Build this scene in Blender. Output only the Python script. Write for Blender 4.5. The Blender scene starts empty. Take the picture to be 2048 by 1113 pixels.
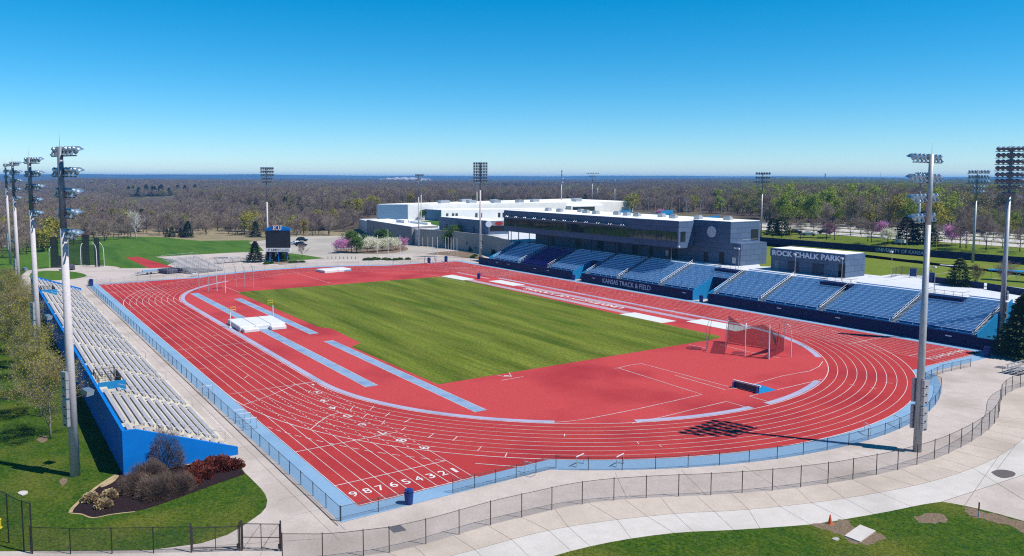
import bpy, bmesh, math, random
import numpy as np
from mathutils import Vector, Matrix
R_ = math.radians
random.seed(7)
S = bpy.context.scene
COL = S.collection

# ---------------------------------------------------------------- camera (a drone, 26 m above the near corner of the track)
CP = (-96.3767656, 74.2821384, 26.0518722)
CYAW, CPITCH, CROLL, CF, CY = -0.597935092, -0.0886609090, 0.00287453046, 1581.99760, 497.673863
_fw = Vector((math.cos(CPITCH)*math.cos(CYAW), math.cos(CPITCH)*math.sin(CYAW), math.sin(CPITCH)))
_rt = Vector((math.sin(CYAW), -math.cos(CYAW), 0)); _up = _rt.cross(_fw)
_r2 = math.cos(CROLL)*_rt + math.sin(CROLL)*_up
_u2 = -math.sin(CROLL)*_rt + math.cos(CROLL)*_up
cam_d = bpy.data.cameras.new("camera"); cam = bpy.data.objects.new("camera", cam_d); COL.objects.link(cam)
cam_d.sensor_width = 36; cam_d.lens = CF/2048*36; cam_d.clip_start = 0.5; cam_d.clip_end = 30000; cam_d.shift_y = (CY-556.5)/2048
M = Matrix.Identity(4)
for i in range(3):
    M[i][0] = _r2[i]; M[i][1] = _u2[i]; M[i][2] = -_fw[i]; M[i][3] = CP[i]
cam.matrix_world = M
S.camera = cam

def G(px, py, z=0.0):
    """ground point (x, y) seen at a pixel of the 2048 px photograph, on the level z: used as a survey of the site"""
    d = _fw + _r2*((px-1024)/CF) - _u2*((py-CY)/CF)
    t = (z-CP[2])/d.z
    return (CP[0]+d.x*t, CP[1]+d.y*t)
def AZ(px, dist):
    """point at a given distance in the compass direction of pixel column px"""
    d = _fw + _r2*((px-1024)/CF); l = math.hypot(d.x, d.y)
    return (CP[0]+d.x/l*dist, CP[1]+d.y/l*dist)

# ---------------------------------------------------------------- world and sun
SUN_EL = R_(54.6); sx, sy = -0.812, -0.584          # compass direction towards the sun
W = bpy.data.worlds.new("World"); S.world = W; W.use_nodes = True
nt = W.node_tree; nt.nodes.clear()
sky = nt.nodes.new('ShaderNodeTexSky'); sky.sky_type = 'NISHITA'; sky.sun_disc = False
sky.sun_elevation = SUN_EL; sky.sun_rotation = math.atan2(sx, sy)
sky.altitude = 300; sky.air_density = 0.85; sky.dust_density = 0.0; sky.ozone_density = 8.0
hs = nt.nodes.new('ShaderNodeHueSaturation'); hs.inputs['Saturation'].default_value = 1.34; hs.inputs['Hue'].default_value = 0.485
bg = nt.nodes.new('ShaderNodeBackground'); bg.inputs['Strength'].default_value = 0.103
wo = nt.nodes.new('ShaderNodeOutputWorld')
nt.links.new(sky.outputs[0], hs.inputs['Color']); nt.links.new(hs.outputs[0], bg.inputs[0]); nt.links.new(bg.outputs[0], wo.inputs[0])
sl = bpy.data.lights.new("sun", 'SUN'); sl.energy = 5.0; sl.angle = R_(0.5); sl.color = (1, .955, .89)
so = bpy.data.objects.new("sun", sl); COL.objects.link(so)
_sd = Vector((sx*math.cos(SUN_EL), sy*math.cos(SUN_EL), math.sin(SUN_EL)))
so.rotation_euler = _sd.to_track_quat('Z', 'Y').to_euler(); so.location = (0, 0, 90)
S.view_settings.view_transform = 'Standard'; S.view_settings.look = 'None'; S.view_settings.exposure = 0.42
S.view_settings.gamma = 1
S.cycles.max_bounces = 6; S.cycles.transparent_max_bounces = 24; S.cycles.volume_bounces = 1
S.cycles.use_denoising = False; S.cycles.filter_width = 1.15; S.cycles.use_adaptive_sampling = True; S.cycles.adaptive_threshold = 0.02

# ---------------------------------------------------------------- materials
MATS = {}
def mat(name, c1, c2=None, scale=3.0, rough=.8, metal=0.0, bump=0.0, bscale=None, detail=6, c3=None, scale3=.15, spec=.3, stretch=None, objc=False, lo=.35, hi=.65, fine=None, ak=.72):
    """procedural principled material: noise between two colours, optional third colour in larger patches"""
    if name in MATS: return MATS[name]
    if c2 is None: c2 = tuple(x*.86 for x in c1)
    c1, c2 = [tuple(x*ak for x in c) for c in (c1, c2)]; c3 = None if c3 is None else tuple(x*ak for x in c3)
    if rough > .84: spec = .08
    m = bpy.data.materials.new(name); m.use_nodes = True; t = m.node_tree; N = t.nodes; L = t.links
    b = N['Principled BSDF']; b.inputs['Roughness'].default_value = rough; b.inputs['Metallic'].default_value = metal
    b.inputs['Specular IOR Level'].default_value = spec
    c4 = lambda c: (c[0], c[1], c[2], 1)
    tc = N.new('ShaderNodeNewGeometry') if not objc else N.new('ShaderNodeTexCoord')
    src = tc.outputs['Position'] if not objc else tc.outputs['Object']
    if stretch:
        mp = N.new('ShaderNodeMapping'); mp.inputs['Scale'].default_value = stretch; L.new(src, mp.inputs[0]); src = mp.outputs[0]
    n = N.new('ShaderNodeTexNoise'); n.inputs['Scale'].default_value = scale; n.inputs['Detail'].default_value = detail; n.inputs['Roughness'].default_value = .65
    L.new(src, n.inputs['Vector'])
    r = N.new('ShaderNodeMapRange'); r.inputs[1].default_value = lo; r.inputs[2].default_value = hi; L.new(n.outputs[0], r.inputs[0])
    mx = N.new('ShaderNodeMix'); mx.data_type = 'RGBA'; mx.inputs[6].default_value = c4(c1); mx.inputs[7].default_value = c4(c2)
    L.new(r.outputs[0], mx.inputs[0]); out = mx.outputs[2]
    if c3 is not None:
        n3 = N.new('ShaderNodeTexNoise'); n3.inputs['Scale'].default_value = scale3; n3.inputs['Detail'].default_value = 4; L.new(src, n3.inputs['Vector'])
        r3 = N.new('ShaderNodeMapRange'); r3.inputs[1].default_value = .48; r3.inputs[2].default_value = .68; L.new(n3.outputs[0], r3.inputs[0])
        m3 = N.new('ShaderNodeMix'); m3.data_type = 'RGBA'; m3.inputs[7].default_value = c4(c3); L.new(out, m3.inputs[6]); L.new(r3.outputs[0], m3.inputs[0]); out = m3.outputs[2]
    if fine:
        nf = N.new('ShaderNodeTexNoise'); nf.inputs['Scale'].default_value = fine[0]; nf.inputs['Detail'].default_value = 4; nf.inputs['Roughness'].default_value = .8; L.new(tc.outputs['Position'], nf.inputs['Vector'])
        rf = N.new('ShaderNodeMapRange'); rf.inputs[1].default_value = .33; rf.inputs[2].default_value = .67; rf.inputs[3].default_value = 1-fine[1]; rf.inputs[4].default_value = 1+fine[1]; L.new(nf.outputs[0], rf.inputs[0])
        vf = N.new('ShaderNodeVectorMath'); vf.operation = 'SCALE'; L.new(out, vf.inputs[0]); L.new(rf.outputs[0], vf.inputs['Scale']); out = vf.outputs[0]
    L.new(out, b.inputs['Base Color'])
    if bump:
        nb = N.new('ShaderNodeTexNoise'); nb.inputs['Scale'].default_value = bscale or scale*3; nb.inputs['Detail'].default_value = 5; L.new(src, nb.inputs['Vector'])
        bp = N.new('ShaderNodeBump'); bp.inputs['Strength'].default_value = bump; bp.inputs['Distance'].default_value = .1
        L.new(nb.outputs[0], bp.inputs['Height']); L.new(bp.outputs[0], b.inputs['Normal'])
    MATS[name] = m
    return m
def leafy(name, cols, jitter=.25, trans=0.25, big=.02):
    """foliage or twigs: colour varies over the wood (large noise), per tree (random) and per clump (fine noise)"""
    if name in MATS: return MATS[name]
    m = bpy.data.materials.new(name); m.use_nodes = True; t = m.node_tree; N = t.nodes; L = t.links
    b = N['Principled BSDF']; b.inputs['Roughness'].default_value = .85; b.inputs['Specular IOR Level'].default_value = .15
    oi = N.new('ShaderNodeObjectInfo'); ge = N.new('ShaderNodeNewGeometry')
    n = N.new('ShaderNodeTexNoise'); n.inputs['Scale'].default_value = big; n.inputs['Detail'].default_value = 3; L.new(ge.outputs['Position'], n.inputs['Vector'])
    ad = N.new('ShaderNodeMath'); ad.operation = 'MULTIPLY_ADD'; ad.inputs[1].default_value = .55; L.new(oi.outputs['Random'], ad.inputs[0])
    sc = N.new('ShaderNodeMath'); sc.operation = 'MULTIPLY'; sc.inputs[1].default_value = .9; L.new(n.outputs[0], sc.inputs[0]); L.new(sc.outputs[0], ad.inputs[2])
    cr = N.new('ShaderNodeValToRGB'); cr.color_ramp.elements[0].position = .25; cr.color_ramp.elements[1].position = 1.0
    els = cr.color_ramp.elements
    while len(els) < len(cols): els.new(.5)
    for i, c in enumerate(cols):
        els[i].position = .22 + .75*i/max(1, len(cols)-1); els[i].color = (c[0], c[1], c[2], 1)
    L.new(ad.outputs[0], cr.inputs[0])
    n2 = N.new('ShaderNodeTexNoise'); n2.inputs['Scale'].default_value = 1.3; n2.inputs['Detail'].default_value = 2; L.new(ge.outputs['Position'], n2.inputs['Vector'])
    mr = N.new('ShaderNodeMapRange'); mr.inputs[1].default_value = .3; mr.inputs[2].default_value = .7; mr.inputs[3].default_value = 1-jitter; mr.inputs[4].default_value = 1+jitter; L.new(n2.outputs[0], mr.inputs[0])
    vm = N.new('ShaderNodeVectorMath'); vm.operation = 'SCALE'; L.new(cr.outputs[0], vm.inputs[0]); L.new(mr.outputs[0], vm.inputs['Scale'])
    L.new(vm.outputs[0], b.inputs['Base Color'])
    if trans:
        tr = N.new('ShaderNodeBsdfTranslucent'); L.new(vm.outputs[0], tr.inputs[0])
        ms = N.new('ShaderNodeMixShader'); ms.inputs[0].default_value = trans
        L.new(b.outputs[0], ms.inputs[1]); L.new(tr.outputs[0], ms.inputs[2]); L.new(ms.outputs[0], N['Material Output'].inputs[0])
    MATS[name] = m; return m
def netmat(name, col, cover, cell=.05):
    """woven wire or netting: thin strands, the rest open air; strands are finer than a pixel so coverage is what shows"""
    if name in MATS: return MATS[name]
    m = bpy.data.materials.new(name); m.use_nodes = True; t = m.node_tree; N = t.nodes; L = t.links
    b = N['Principled BSDF']; b.inputs['Base Color'].default_value = (*col, 1); b.inputs['Roughness'].default_value = .6
    ge = N.new('ShaderNodeNewGeometry'); n = N.new('ShaderNodeTexNoise'); n.inputs['Scale'].default_value = 6; L.new(ge.outputs['Position'], n.inputs['Vector'])
    mr = N.new('ShaderNodeMapRange'); mr.inputs[1].default_value = .3; mr.inputs[2].default_value = .7; mr.inputs[3].default_value = cover*.8; mr.inputs[4].default_value = cover*1.2; L.new(n.outputs[0], mr.inputs[0])
    tr = N.new('ShaderNodeBsdfTransparent'); ms = N.new('ShaderNodeMixShader'); L.new(mr.outputs[0], ms.inputs[0]); L.new(tr.outputs[0], ms.inputs[1]); L.new(b.outputs[0], ms.inputs[2])
    L.new(ms.outputs[0], N['Material Output'].inputs[0]); MATS[name] = m; return m

m_track = mat('track_rubber', (.50,.052,.052), (.42,.041,.041), 5, .9, bump=.3, bscale=60, c3=(.37,.030,.036), scale3=.11, fine=(9,.18))
m_dzone = mat('infield_rubber', (.58,.073,.076), (.50,.060,.061), 3, .9, bump=.3, bscale=60, c3=(.37,.034,.042), scale3=.06, fine=(9,.14))
m_apron = mat('blue_rubber', (.27,.43,.62), (.23,.38,.56), 4, .9, bump=.2, bscale=50, c3=(.20,.35,.53), scale3=.12, fine=(8,.10))
m_kerbs = mat('pale_blue_rubber', (.45,.44,.60), (.39,.39,.54), 3, .9, c3=(.30,.35,.50), scale3=.2, fine=(8,.1))
m_runw = mat('runway_rubber', (.29,.40,.58), (.24,.34,.51), 2, .9, c3=(.17,.28,.45), scale3=.35, fine=(8,.1))
m_runw2 = mat('lilac_runway_rubber', (.52,.38,.47), (.45,.32,.41), 4, .9, c3=(.38,.33,.46), scale3=.15)
m_line = mat('white_paint', (.84,.80,.79), (.66,.56,.56), 1.5, .7, c3=(.60,.48,.48), scale3=.2)
m_conc = mat('concrete', (.60,.515,.475), (.53,.455,.415), .9, .9, bump=.15, bscale=20, c3=(.44,.375,.335), scale3=.12, fine=(5,.11))
m_tan = mat('tan_concrete', (.60,.51,.44), (.54,.455,.39), .9, .9, bump=.15, bscale=20, c3=(.46,.385,.325), scale3=.14, fine=(5,.10))
m_white = mat('pale_concrete', (.66,.61,.575), (.60,.555,.52), .9, .9, bump=.15, bscale=20, c3=(.52,.48,.445), scale3=.14, fine=(5,.08))
m_terr = mat('terrace_concrete', (.70,.72,.76), (.65,.67,.71), .8, .9, c3=(.60,.62,.67), scale3=.1)
m_joint = mat('dark_joint', (.20,.18,.16), (.15,.13,.12), 3)  # own dark grey-brown of the concrete joints and the drain strip
m_lot = mat('parking_concrete', (.52,.47,.42), (.45,.41,.36), .8, .9, c3=(.40,.36,.32), scale3=.05)
m_grassN = mat('lawn_grass', (.030,.085,.006), (.070,.115,.010), .8, .95, bump=1.0, bscale=9, detail=9, c3=(.115,.135,.018), scale3=.16, fine=(3.2,.55))
m_grassF = mat('far_lawn_grass', (.065,.155,.014), (.095,.175,.020), .25, .95, bump=.6, bscale=4, detail=8, c3=(.045,.12,.010), scale3=.05, stretch=(.5,3,1), fine=(1.2,.25))
m_soccer = mat('soccer_grass', (.165,.215,.020), (.140,.19,.016), .3, .95, detail=8, c3=(.185,.215,.03), scale3=.03, fine=(1,.15))
m_bank = mat('bank_grass', (.10,.155,.012), (.145,.19,.018), .3, .95, bump=.6, bscale=4, detail=8, c3=(.21,.20,.05), scale3=.06, fine=(1,.3))
m_litter = mat('leaf_litter', (.15,.115,.085), (.10,.075,.06), .2, .95, bump=.5, bscale=1, c3=(.16,.15,.06), scale3=.006)
m_dry = mat('dry_grass', (.36,.29,.18), (.28,.22,.14), .5, .95, bump=.5, bscale=3, c3=(.22,.20,.10), scale3=.05)
m_dirt = mat('bare_soil', (.30,.215,.15), (.17,.125,.085), 4, .95, bump=1, bscale=12)
m_mulch = mat('bark_mulch', (.030,.017,.020), (.085,.055,.055), 9, .95, bump=1, bscale=25, detail=8, lo=.5, hi=.75)
m_sand = mat('sand_cover', (.74,.75,.73), (.68,.69,.68), 1, .8)
m_navy = mat('navy_panel', (.014,.030,.095), (.010,.023,.078), 1.2, .45, spec=.4)
m_navyD = mat('navy_wall', (.005,.018,.10), (.004,.014,.08), .8, .5, spec=.15)
m_blue = mat('blue_painted_wall', (.004,.20,.66), (.003,.175,.60), .5, .6, c3=(.004,.165,.55), scale3=.15, spec=.1)
m_blue2 = mat('bright_blue_painted_wall', (.012,.25,.56), (.010,.22,.50), .7, .5)
m_seat = mat('blue_bench_slat', (.34,.55,.78), (.28,.47,.69), 2, .4, spec=.5, ak=1)
m_step = mat('blue_painted_step', (.020,.135,.34), (.016,.110,.28), 1.5, .7, spec=.1, ak=.9)
m_royal = mat('royal_blue_seat', (.012,.020,.30), (.010,.016,.24), 3, .45)
m_royst = mat('royal_step', (.008,.018,.16), (.006,.012,.12), 3, .7)
m_alu = mat('aluminium', (.60,.61,.64), (.52,.53,.56), 4, .38, metal=.55)
m_bench = mat('aluminium_bench', (.50,.475,.53), (.43,.41,.46), 1.2, .55, metal=.1)
m_bconc = mat('stand_concrete', (.72,.655,.53), (.64,.58,.465), 1, .9, c3=(.48,.43,.35), scale3=.2)
m_steel = mat('galvanised_steel', (.55,.56,.58), (.46,.47,.50), 1.5, .5, metal=.35, ak=.72)
m_pconc = mat('spun_concrete_pole', (.66,.61,.62), (.55,.505,.51), 2.5, .75, stretch=(1,1,3), ak=.74)
m_dsteel = mat('weathered_steel', (.26,.29,.34), (.19,.215,.26), 2, .5, metal=.35)
m_lamp = mat('lamp_aluminium', (.55,.66,.76), (.40,.50,.62), 5, .25, metal=.75)
m_lens = mat('lamp_glass', (.22,.24,.28), (.14,.155,.19), 5, .35, spec=.4)
m_black = mat('black_metal', (.015,.016,.018), (.022,.022,.024), 4, .5)
m_brown = mat('dark_brown_metal', (.055,.043,.043), (.04,.032,.032), 4, .5)
m_glass = mat('dark_window_glass', (.012,.018,.020), (.03,.045,.035), .35, .04, spec=1.0, detail=3)
m_pglass = mat('greenish_window_glass', (.014,.026,.028), (.04,.06,.045), .5, .05, spec=1.0)  # dark glass of a greenish tone, for the hall and the houses
m_panel = mat('grey_cladding', (.22,.255,.335), (.19,.22,.295), 1.5, .5)
m_whiteroof = mat('white_roof', (.82,.82,.82), (.74,.74,.75), .3, .8, ak=.9)
m_stone = mat('limestone_block', (.47,.435,.41), (.40,.37,.35), 1.1, .9, c3=(.43,.40,.38), scale3=.3)
m_stoneD = mat('grey_stone_block', (.30,.285,.30), (.25,.235,.25), 1.3, .9)
m_wbuild = mat('white_wall', (.76,.75,.72), (.68,.67,.65), .25, .8, ak=1, c3=(.62,.61,.60), scale3=.03)
m_bbuild = mat('blue_grey_wall', (.17,.30,.44), (.145,.26,.39), .1, .6)
m_vinyl = mat('white_vinyl', (.84,.83,.84), (.76,.75,.78), 1.2, .5, bump=.2, bscale=3)
m_yel = mat('yellow_plastic', (.75,.62,.04), (.65,.52,.03), 4, .5)
m_trash = mat('blue_plastic', (.012,.05,.24), (.008,.035,.18), 5, .4)
m_orange = mat('orange_plastic', (.85,.16,.04), (.72,.12,.03), 6, .5)
m_red = mat('red_plastic', (.62,.04,.03), (.5,.03,.02), 6, .5)
m_tarp = mat('grey_vinyl_cover', (.10,.095,.15), (.06,.06,.09), 2, .6)
m_letter = mat('sign_letter', (.72,.74,.84), (.66,.68,.78), 2, .5, ak=1)
m_mesh = netmat('chain_link', (.03,.027,.028), .20)
m_meshL = netmat('pale_chain_link', (.10,.10,.10), .10)
m_net = netmat('black_netting', (.012,.012,.014), .36)
m_netD = netmat('dense_black_netting', (.010,.010,.012), .92)
m_netG = netmat('dark_green_netting', (.010,.018,.014), .58)
m_bark = mat('pale_bark', (.30,.27,.24), (.20,.175,.155), 6, .9, bump=.5, bscale=20)
m_bark2 = mat('brown_bark', (.13,.105,.09), (.085,.07,.06), 6, .9, bump=.5, bscale=20)
m_wbark = mat('white_bark', (.70,.68,.63), (.55,.52,.47), 4, .8)
m_twig = leafy('bare_twigs', [(.115,.080,.088), (.19,.135,.125), (.245,.195,.145), (.165,.115,.115), (.27,.215,.165)], .38, .1, .012)
m_bud = leafy('olive_buds', [(.15,.145,.055), (.20,.19,.06), (.24,.215,.085), (.19,.21,.05)], .3, .25, .012)
m_budN = leafy('yellow_green_buds', [(.24,.24,.025), (.33,.31,.035), (.28,.23,.05)], .4, .35, .1)
m_spring = leafy('spring_leaves', [(.15,.21,.03), (.22,.29,.03), (.28,.33,.045)], .3, .35, .02)
m_cedar = leafy('cedar_needles', [(.018,.034,.022), (.028,.045,.025), (.04,.05,.03)], .35, .1, .02)
m_pine = leafy('pine_needles', [(.035,.06,.020), (.055,.085,.025)], .4, .15, .2)
m_pink = leafy('redbud_blossom', [(.50,.20,.42), (.62,.30,.52)], .2, .3, .3)
m_wbl = leafy('white_blossom', [(.62,.62,.46), (.74,.72,.58)], .2, .3, .3)
m_brownt = leafy('brown_twigs', [(.10,.068,.055), (.17,.12,.095)], .4, .1, .5)
m_red_l = leafy('red_barberry', [(.10,.022,.017), (.17,.042,.028)], .4, .2, .5)
m_straw = leafy('straw', [(.34,.25,.14), (.42,.32,.18)], .25, .2, .5)
m_green_l = leafy('fresh_leaves', [(.055,.12,.02), (.10,.17,.03)], .35, .3, .2)

# ---------------------------------------------------------------- mesh helpers
class MB:
    def __init__(s): s.v = []; s.f = []; s.m = []; s.cur = 0
    def add(s, vs, fs):
        o = len(s.v); s.v += [tuple(v) for v in vs]
        for f in fs: s.f.append(tuple(o+i for i in f)); s.m.append(s.cur)
        return s
    def box(s, x0, y0, z0, x1, y1, z1):
        x0, x1 = min(x0,x1), max(x0,x1); y0, y1 = min(y0,y1), max(y0,y1); z0, z1 = min(z0,z1), max(z0,z1)
        v = [(x0,y0,z0),(x1,y0,z0),(x1,y1,z0),(x0,y1,z0),(x0,y0,z1),(x1,y0,z1),(x1,y1,z1),(x0,y1,z1)]
        return s.add(v, [(0,3,2,1),(4,5,6,7),(0,1,5,4),(1,2,6,5),(2,3,7,6),(3,0,4,7)])
    def obox(s, c, size, rz=0.0, rx=0.0):
        mt = Matrix.Translation(c) @ Matrix.Rotation(rz, 4, 'Z') @ Matrix.Rotation(rx, 4, 'X'); a, b, d = [q/2 for q in size]
        v = [mt @ Vector(p) for p in [(-a,-b,-d),(a,-b,-d),(a,b,-d),(-a,b,-d),(-a,-b,d),(a,-b,d),(a,b,d),(-a,b,d)]]
        return s.add(v, [(0,3,2,1),(4,5,6,7),(0,1,5,4),(1,2,6,5),(2,3,7,6),(3,0,4,7)])
    def prism(s, poly, z0, z1):
        n = len(poly)
        a = sum(poly[i][0]*poly[(i+1)%n][1]-poly[(i+1)%n][0]*poly[i][1] for i in range(n))
        if a < 0: poly = poly[::-1]
        v = [(p[0],p[1],z0) for p in poly]+[(p[0],p[1],z1) for p in poly]
        return s.add(v, [tuple(range(n-1,-1,-1)), tuple(range(n,2*n))]+[(i,(i+1)%n,n+(i+1)%n,n+i) for i in range(n)])
    def sheet(s, poly, z):
        n = len(poly); a = sum(poly[i][0]*poly[(i+1)%n][1]-poly[(i+1)%n][0]*poly[i][1] for i in range(n))
        if a < 0: poly = poly[::-1]
        return s.add([(p[0],p[1],z) for p in poly], [tuple(range(n))])
    def tube(s, pts, rad, n=8, cap=True):
        pts = [Vector(p) for p in pts]
        if not hasattr(rad, '__len__'): rad = [rad]*len(pts)
        rings = []
        for i, p in enumerate(pts):
            d = (pts[min(i+1,len(pts)-1)]-pts[max(i-1,0)]).normalized()
            a = Vector((0,0,1)) if abs(d.z) < .9 else Vector((1,0,0))
            u = d.cross(a).normalized(); w = d.cross(u)
            rings += [p+(u*math.cos(2*math.pi*k/n)+w*math.sin(2*math.pi*k/n))*rad[i] for k in range(n)]
        f = []
        for i in range(len(pts)-1):
            for k in range(n): f.append((i*n+k, (i+1)*n+k, (i+1)*n+(k+1)%n, i*n+(k+1)%n))
        if cap: f += [tuple(range(n)), tuple((len(pts)-1)*n+k for k in range(n-1,-1,-1))]
        return s.add(rings, f)
    def quad(s, a, b, c, d): return s.add([a,b,c,d], [(0,1,2,3)])
    def ribbon(s, pts, w, z, closed=False):
        n = len(pts); vs = []
        for i in range(n):
            a = pts[(i-1)%n] if closed or i > 0 else pts[i]; b = pts[(i+1)%n] if closed or i < n-1 else pts[i]
            dx, dy = b[0]-a[0], b[1]-a[1]; l = math.hypot(dx, dy) or 1; nx, ny = -dy/l*w/2, dx/l*w/2
            vs += [(pts[i][0]+nx, pts[i][1]+ny, z), (pts[i][0]-nx, pts[i][1]-ny, z)]
        fs = [(2*i+1, 2*((i+1)%n)+1, 2*((i+1)%n), 2*i) for i in range(n if closed else n-1)]
        return s.add(vs, fs)
    def dashes(s, pts, w, z, on, off):
        acc = 0.0; cur = []; 
        for i in range(len(pts)-1):
            a, b = Vector(pts[i]), Vector(pts[i+1]); l = (b-a).length; t = 0.0
            while t < l:
                ph = acc % (on+off)
                if ph < on-1e-6:
                    st = min(on-ph, l-t); 
                    if not cur: cur = [tuple(a.lerp(b, t/l))]
                    t += st; acc += st; cur.append(tuple(a.lerp(b, t/l)))
                    if abs(ph+st-on) < 1e-5: s.ribbon(cur, w, z); cur = []; acc += 1e-5
                else:
                    st = min(on+off-ph, l-t)+1e-5; t += st; acc += st
        if len(cur) > 1: s.ribbon(cur, w, z)
        return s
    def mesh(s, name, mats):
        me = bpy.data.meshes.new(name); me.from_pydata(s.v, [], s.f)
        for m in (mats if isinstance(mats, (list, tuple)) else [mats]): me.materials.append(m)
        if any(s.m): me.polygons.foreach_set('material_index', s.m)
        me.update(); return me
    def build(s, name, mats, parent=None, smooth=False, loc=None):
        me = s.mesh(name, mats)
        if smooth: me.polygons.foreach_set('use_smooth', [True]*len(me.polygons))
        return link(name, me, parent, loc)
def link(name, me, parent=None, loc=None, rz=0.0, sc=None):
    o = bpy.data.objects.new(name, me); COL.objects.link(o)
    if parent is not None: o.parent = parent
    if loc is not None: o.location = loc
    if rz: o.rotation_euler = (0,0,rz)
    if sc is not None: o.scale = (sc,sc,sc) if not hasattr(sc,'__len__') else sc
    return o
def tag(o, label=None, cat=None, group=None, kind=None):
    if label: o['label'] = label
    if cat: o['category'] = cat
    if group: o['group'] = group
    if kind: o['kind'] = kind
    return o
def thing(name, label, cat, loc=(0,0,0), rz=0.0, group=None, sc=None):
    o = link(name, None, None, loc, rz, sc); return tag(o, label, cat, group)
def copy_tree(o, loc=None, rz=None, label=None, sc=None, parent=None):
    c = o.copy(); COL.objects.link(c); c.parent = parent
    for ch in KIDS.get(o.name, [q for q in bpy.data.objects if q.parent == o]): copy_tree(ch, parent=c)
    if loc is not None: c.location = loc
    if rz is not None: c.rotation_euler = (0,0,rz)
    if sc is not None: c.scale = (sc,sc,sc)
    if label: c['label'] = label
    return c
KIDS = {}
def keep(o):
    """remember a source's children so that copies are quick to make"""
    ch = [q for q in bpy.data.objects if q.parent == o]; KIDS[o.name] = ch
    for c in ch: keep(c)
    return o
def struct(mb, name, m, loc=None): return tag(mb.build(name, m, None, loc=loc), kind='structure')
def text(txt, w, h, depth, off=0.0):
    """lettering as a mesh, w wide, capitals h high, lying in x/y with its front towards +z"""
    c = bpy.data.curves.new('t', 'FONT'); c.body = txt; c.size = 1; c.extrude = 0.02; c.offset = off; c.resolution_u = 3
    o = bpy.data.objects.new('t', c); COL.objects.link(o); bpy.context.view_layer.update()
    me = bpy.data.meshes.new_from_object(o.evaluated_get(bpy.context.evaluated_depsgraph_get()))
    bpy.data.objects.remove(o); bpy.data.curves.remove(c)
    n = len(me.vertices); a = np.empty(n*3, 'f'); me.vertices.foreach_get('co', a); a = a.reshape(-1,3)
    lo, hi = a.min(0), a.max(0); s_ = np.array([w/(hi[0]-lo[0]), h/(hi[1]-lo[1]), depth/max(hi[2]-lo[2],1e-6)])
    a = (a-np.array([(lo[0]+hi[0])/2, lo[1], lo[2]]))*s_; me.vertices.foreach_set('co', a.astype('f').ravel()); me.update()
    return me
def lettering(name, txt, w, h, depth, m, parent, origin, xa, ya, off=0.0):
    me = text(txt, w, h, depth, off); me.name = name; me.materials.clear(); me.materials.append(m)
    o = link(name, me, parent); xa = Vector(xa).normalized(); ya = Vector(ya).normalized(); za = xa.cross(ya)
    o.matrix_local = Matrix(((xa.x,ya.x,za.x,origin[0]),(xa.y,ya.y,za.y,origin[1]),(xa.z,ya.z,za.z,origin[2]),(0,0,0,1)))
    return o
def arc(cx, cy, r, a0, a1, n=48): return [(cx+r*math.cos(a0+(a1-a0)*i/n), cy+r*math.sin(a0+(a1-a0)*i/n)) for i in range(n+1)]
def smooth(pts, k=4):
    """Catmull-Rom through points"""
    P = [pts[0]]+list(pts)+[pts[-1]]; out = []
    for i in range(1, len(P)-2):
        for j in range(k):
            t = j/k; a, b, c, d = P[i-1], P[i], P[i+1], P[i+2]
            out.append(tuple(.5*(2*b[q]+(c[q]-a[q])*t+(2*a[q]-5*b[q]+4*c[q]-d[q])*t*t+(3*b[q]-a[q]-3*c[q]+d[q])*t**3) for q in range(2)))
    out.append(tuple(pts[-1])); return out
def lerp(a, b, t): return a+(b-a)*t
def rough(pts, amp, seed=1, step=.35):
    """an outline made ragged, as turf and loose soil end"""
    rd = random.Random(seed); out = []; n = len(pts)
    for i in range(n):
        a, b = pts[i], pts[(i+1)%n]; l = math.hypot(b[0]-a[0], b[1]-a[1]); k = max(1, min(60, int(l/step))); w = rd.uniform(-1, 1)
        for j in range(k):
            t = j/k; w = .6*w+.6*rd.uniform(-1, 1); q = amp*w; out.append((lerp(a[0],b[0],t)-(b[1]-a[1])/(l or 1)*q, lerp(a[1],b[1],t)+(b[0]-a[0])/(l or 1)*q))
    return out
def sstep(a, b, x):
    t = min(1, max(0, (x-a)/(b-a))); return t*t*(3-2*t)
# ================================================================ SETTING
R0, LW, SL = 39.23, 1.20, 75.8            # inner radius, lane width, straight length
RO = R0+9*LW
def terrain(x, y):
    h = 6.1*sstep(-76, -96, y) if y < -76 else 0.0
    if y < -129: h = 6.1+1.9*sstep(-131, -154, y)
    r = math.hypot(x-60, y)
    if r > 420:
        k = sstep(420, 1100, r)
        h += k*(-5+4*math.sin(x*.0031+1.3)*math.cos(y*.0027)+3*math.sin(x*.0011-y*.0017))
    return h
def build_ground():
    mb = MB(); rs = [0]; r = 12.0
    while r < 14000: rs.append(r); r *= 1.055
    rs.append(14000); na = 180
    for i, r in enumerate(rs):
        for k in range(na):
            a = 2*math.pi*k/na; x = CP[0]+r*math.cos(a); y = CP[1]+r*math.sin(a)
            mb.v.append((x, y, terrain(x, y)-.06))
    for i in range(len(rs)-1):
        for k in range(na):
            k2 = (k+1)%na; mb.f.append((i*na+k, (i+1)*na+k, (i+1)*na+k2, i*na+k2)); mb.m.append(0)
    return struct(mb, 'ground', m_litter)
build_ground()
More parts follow.
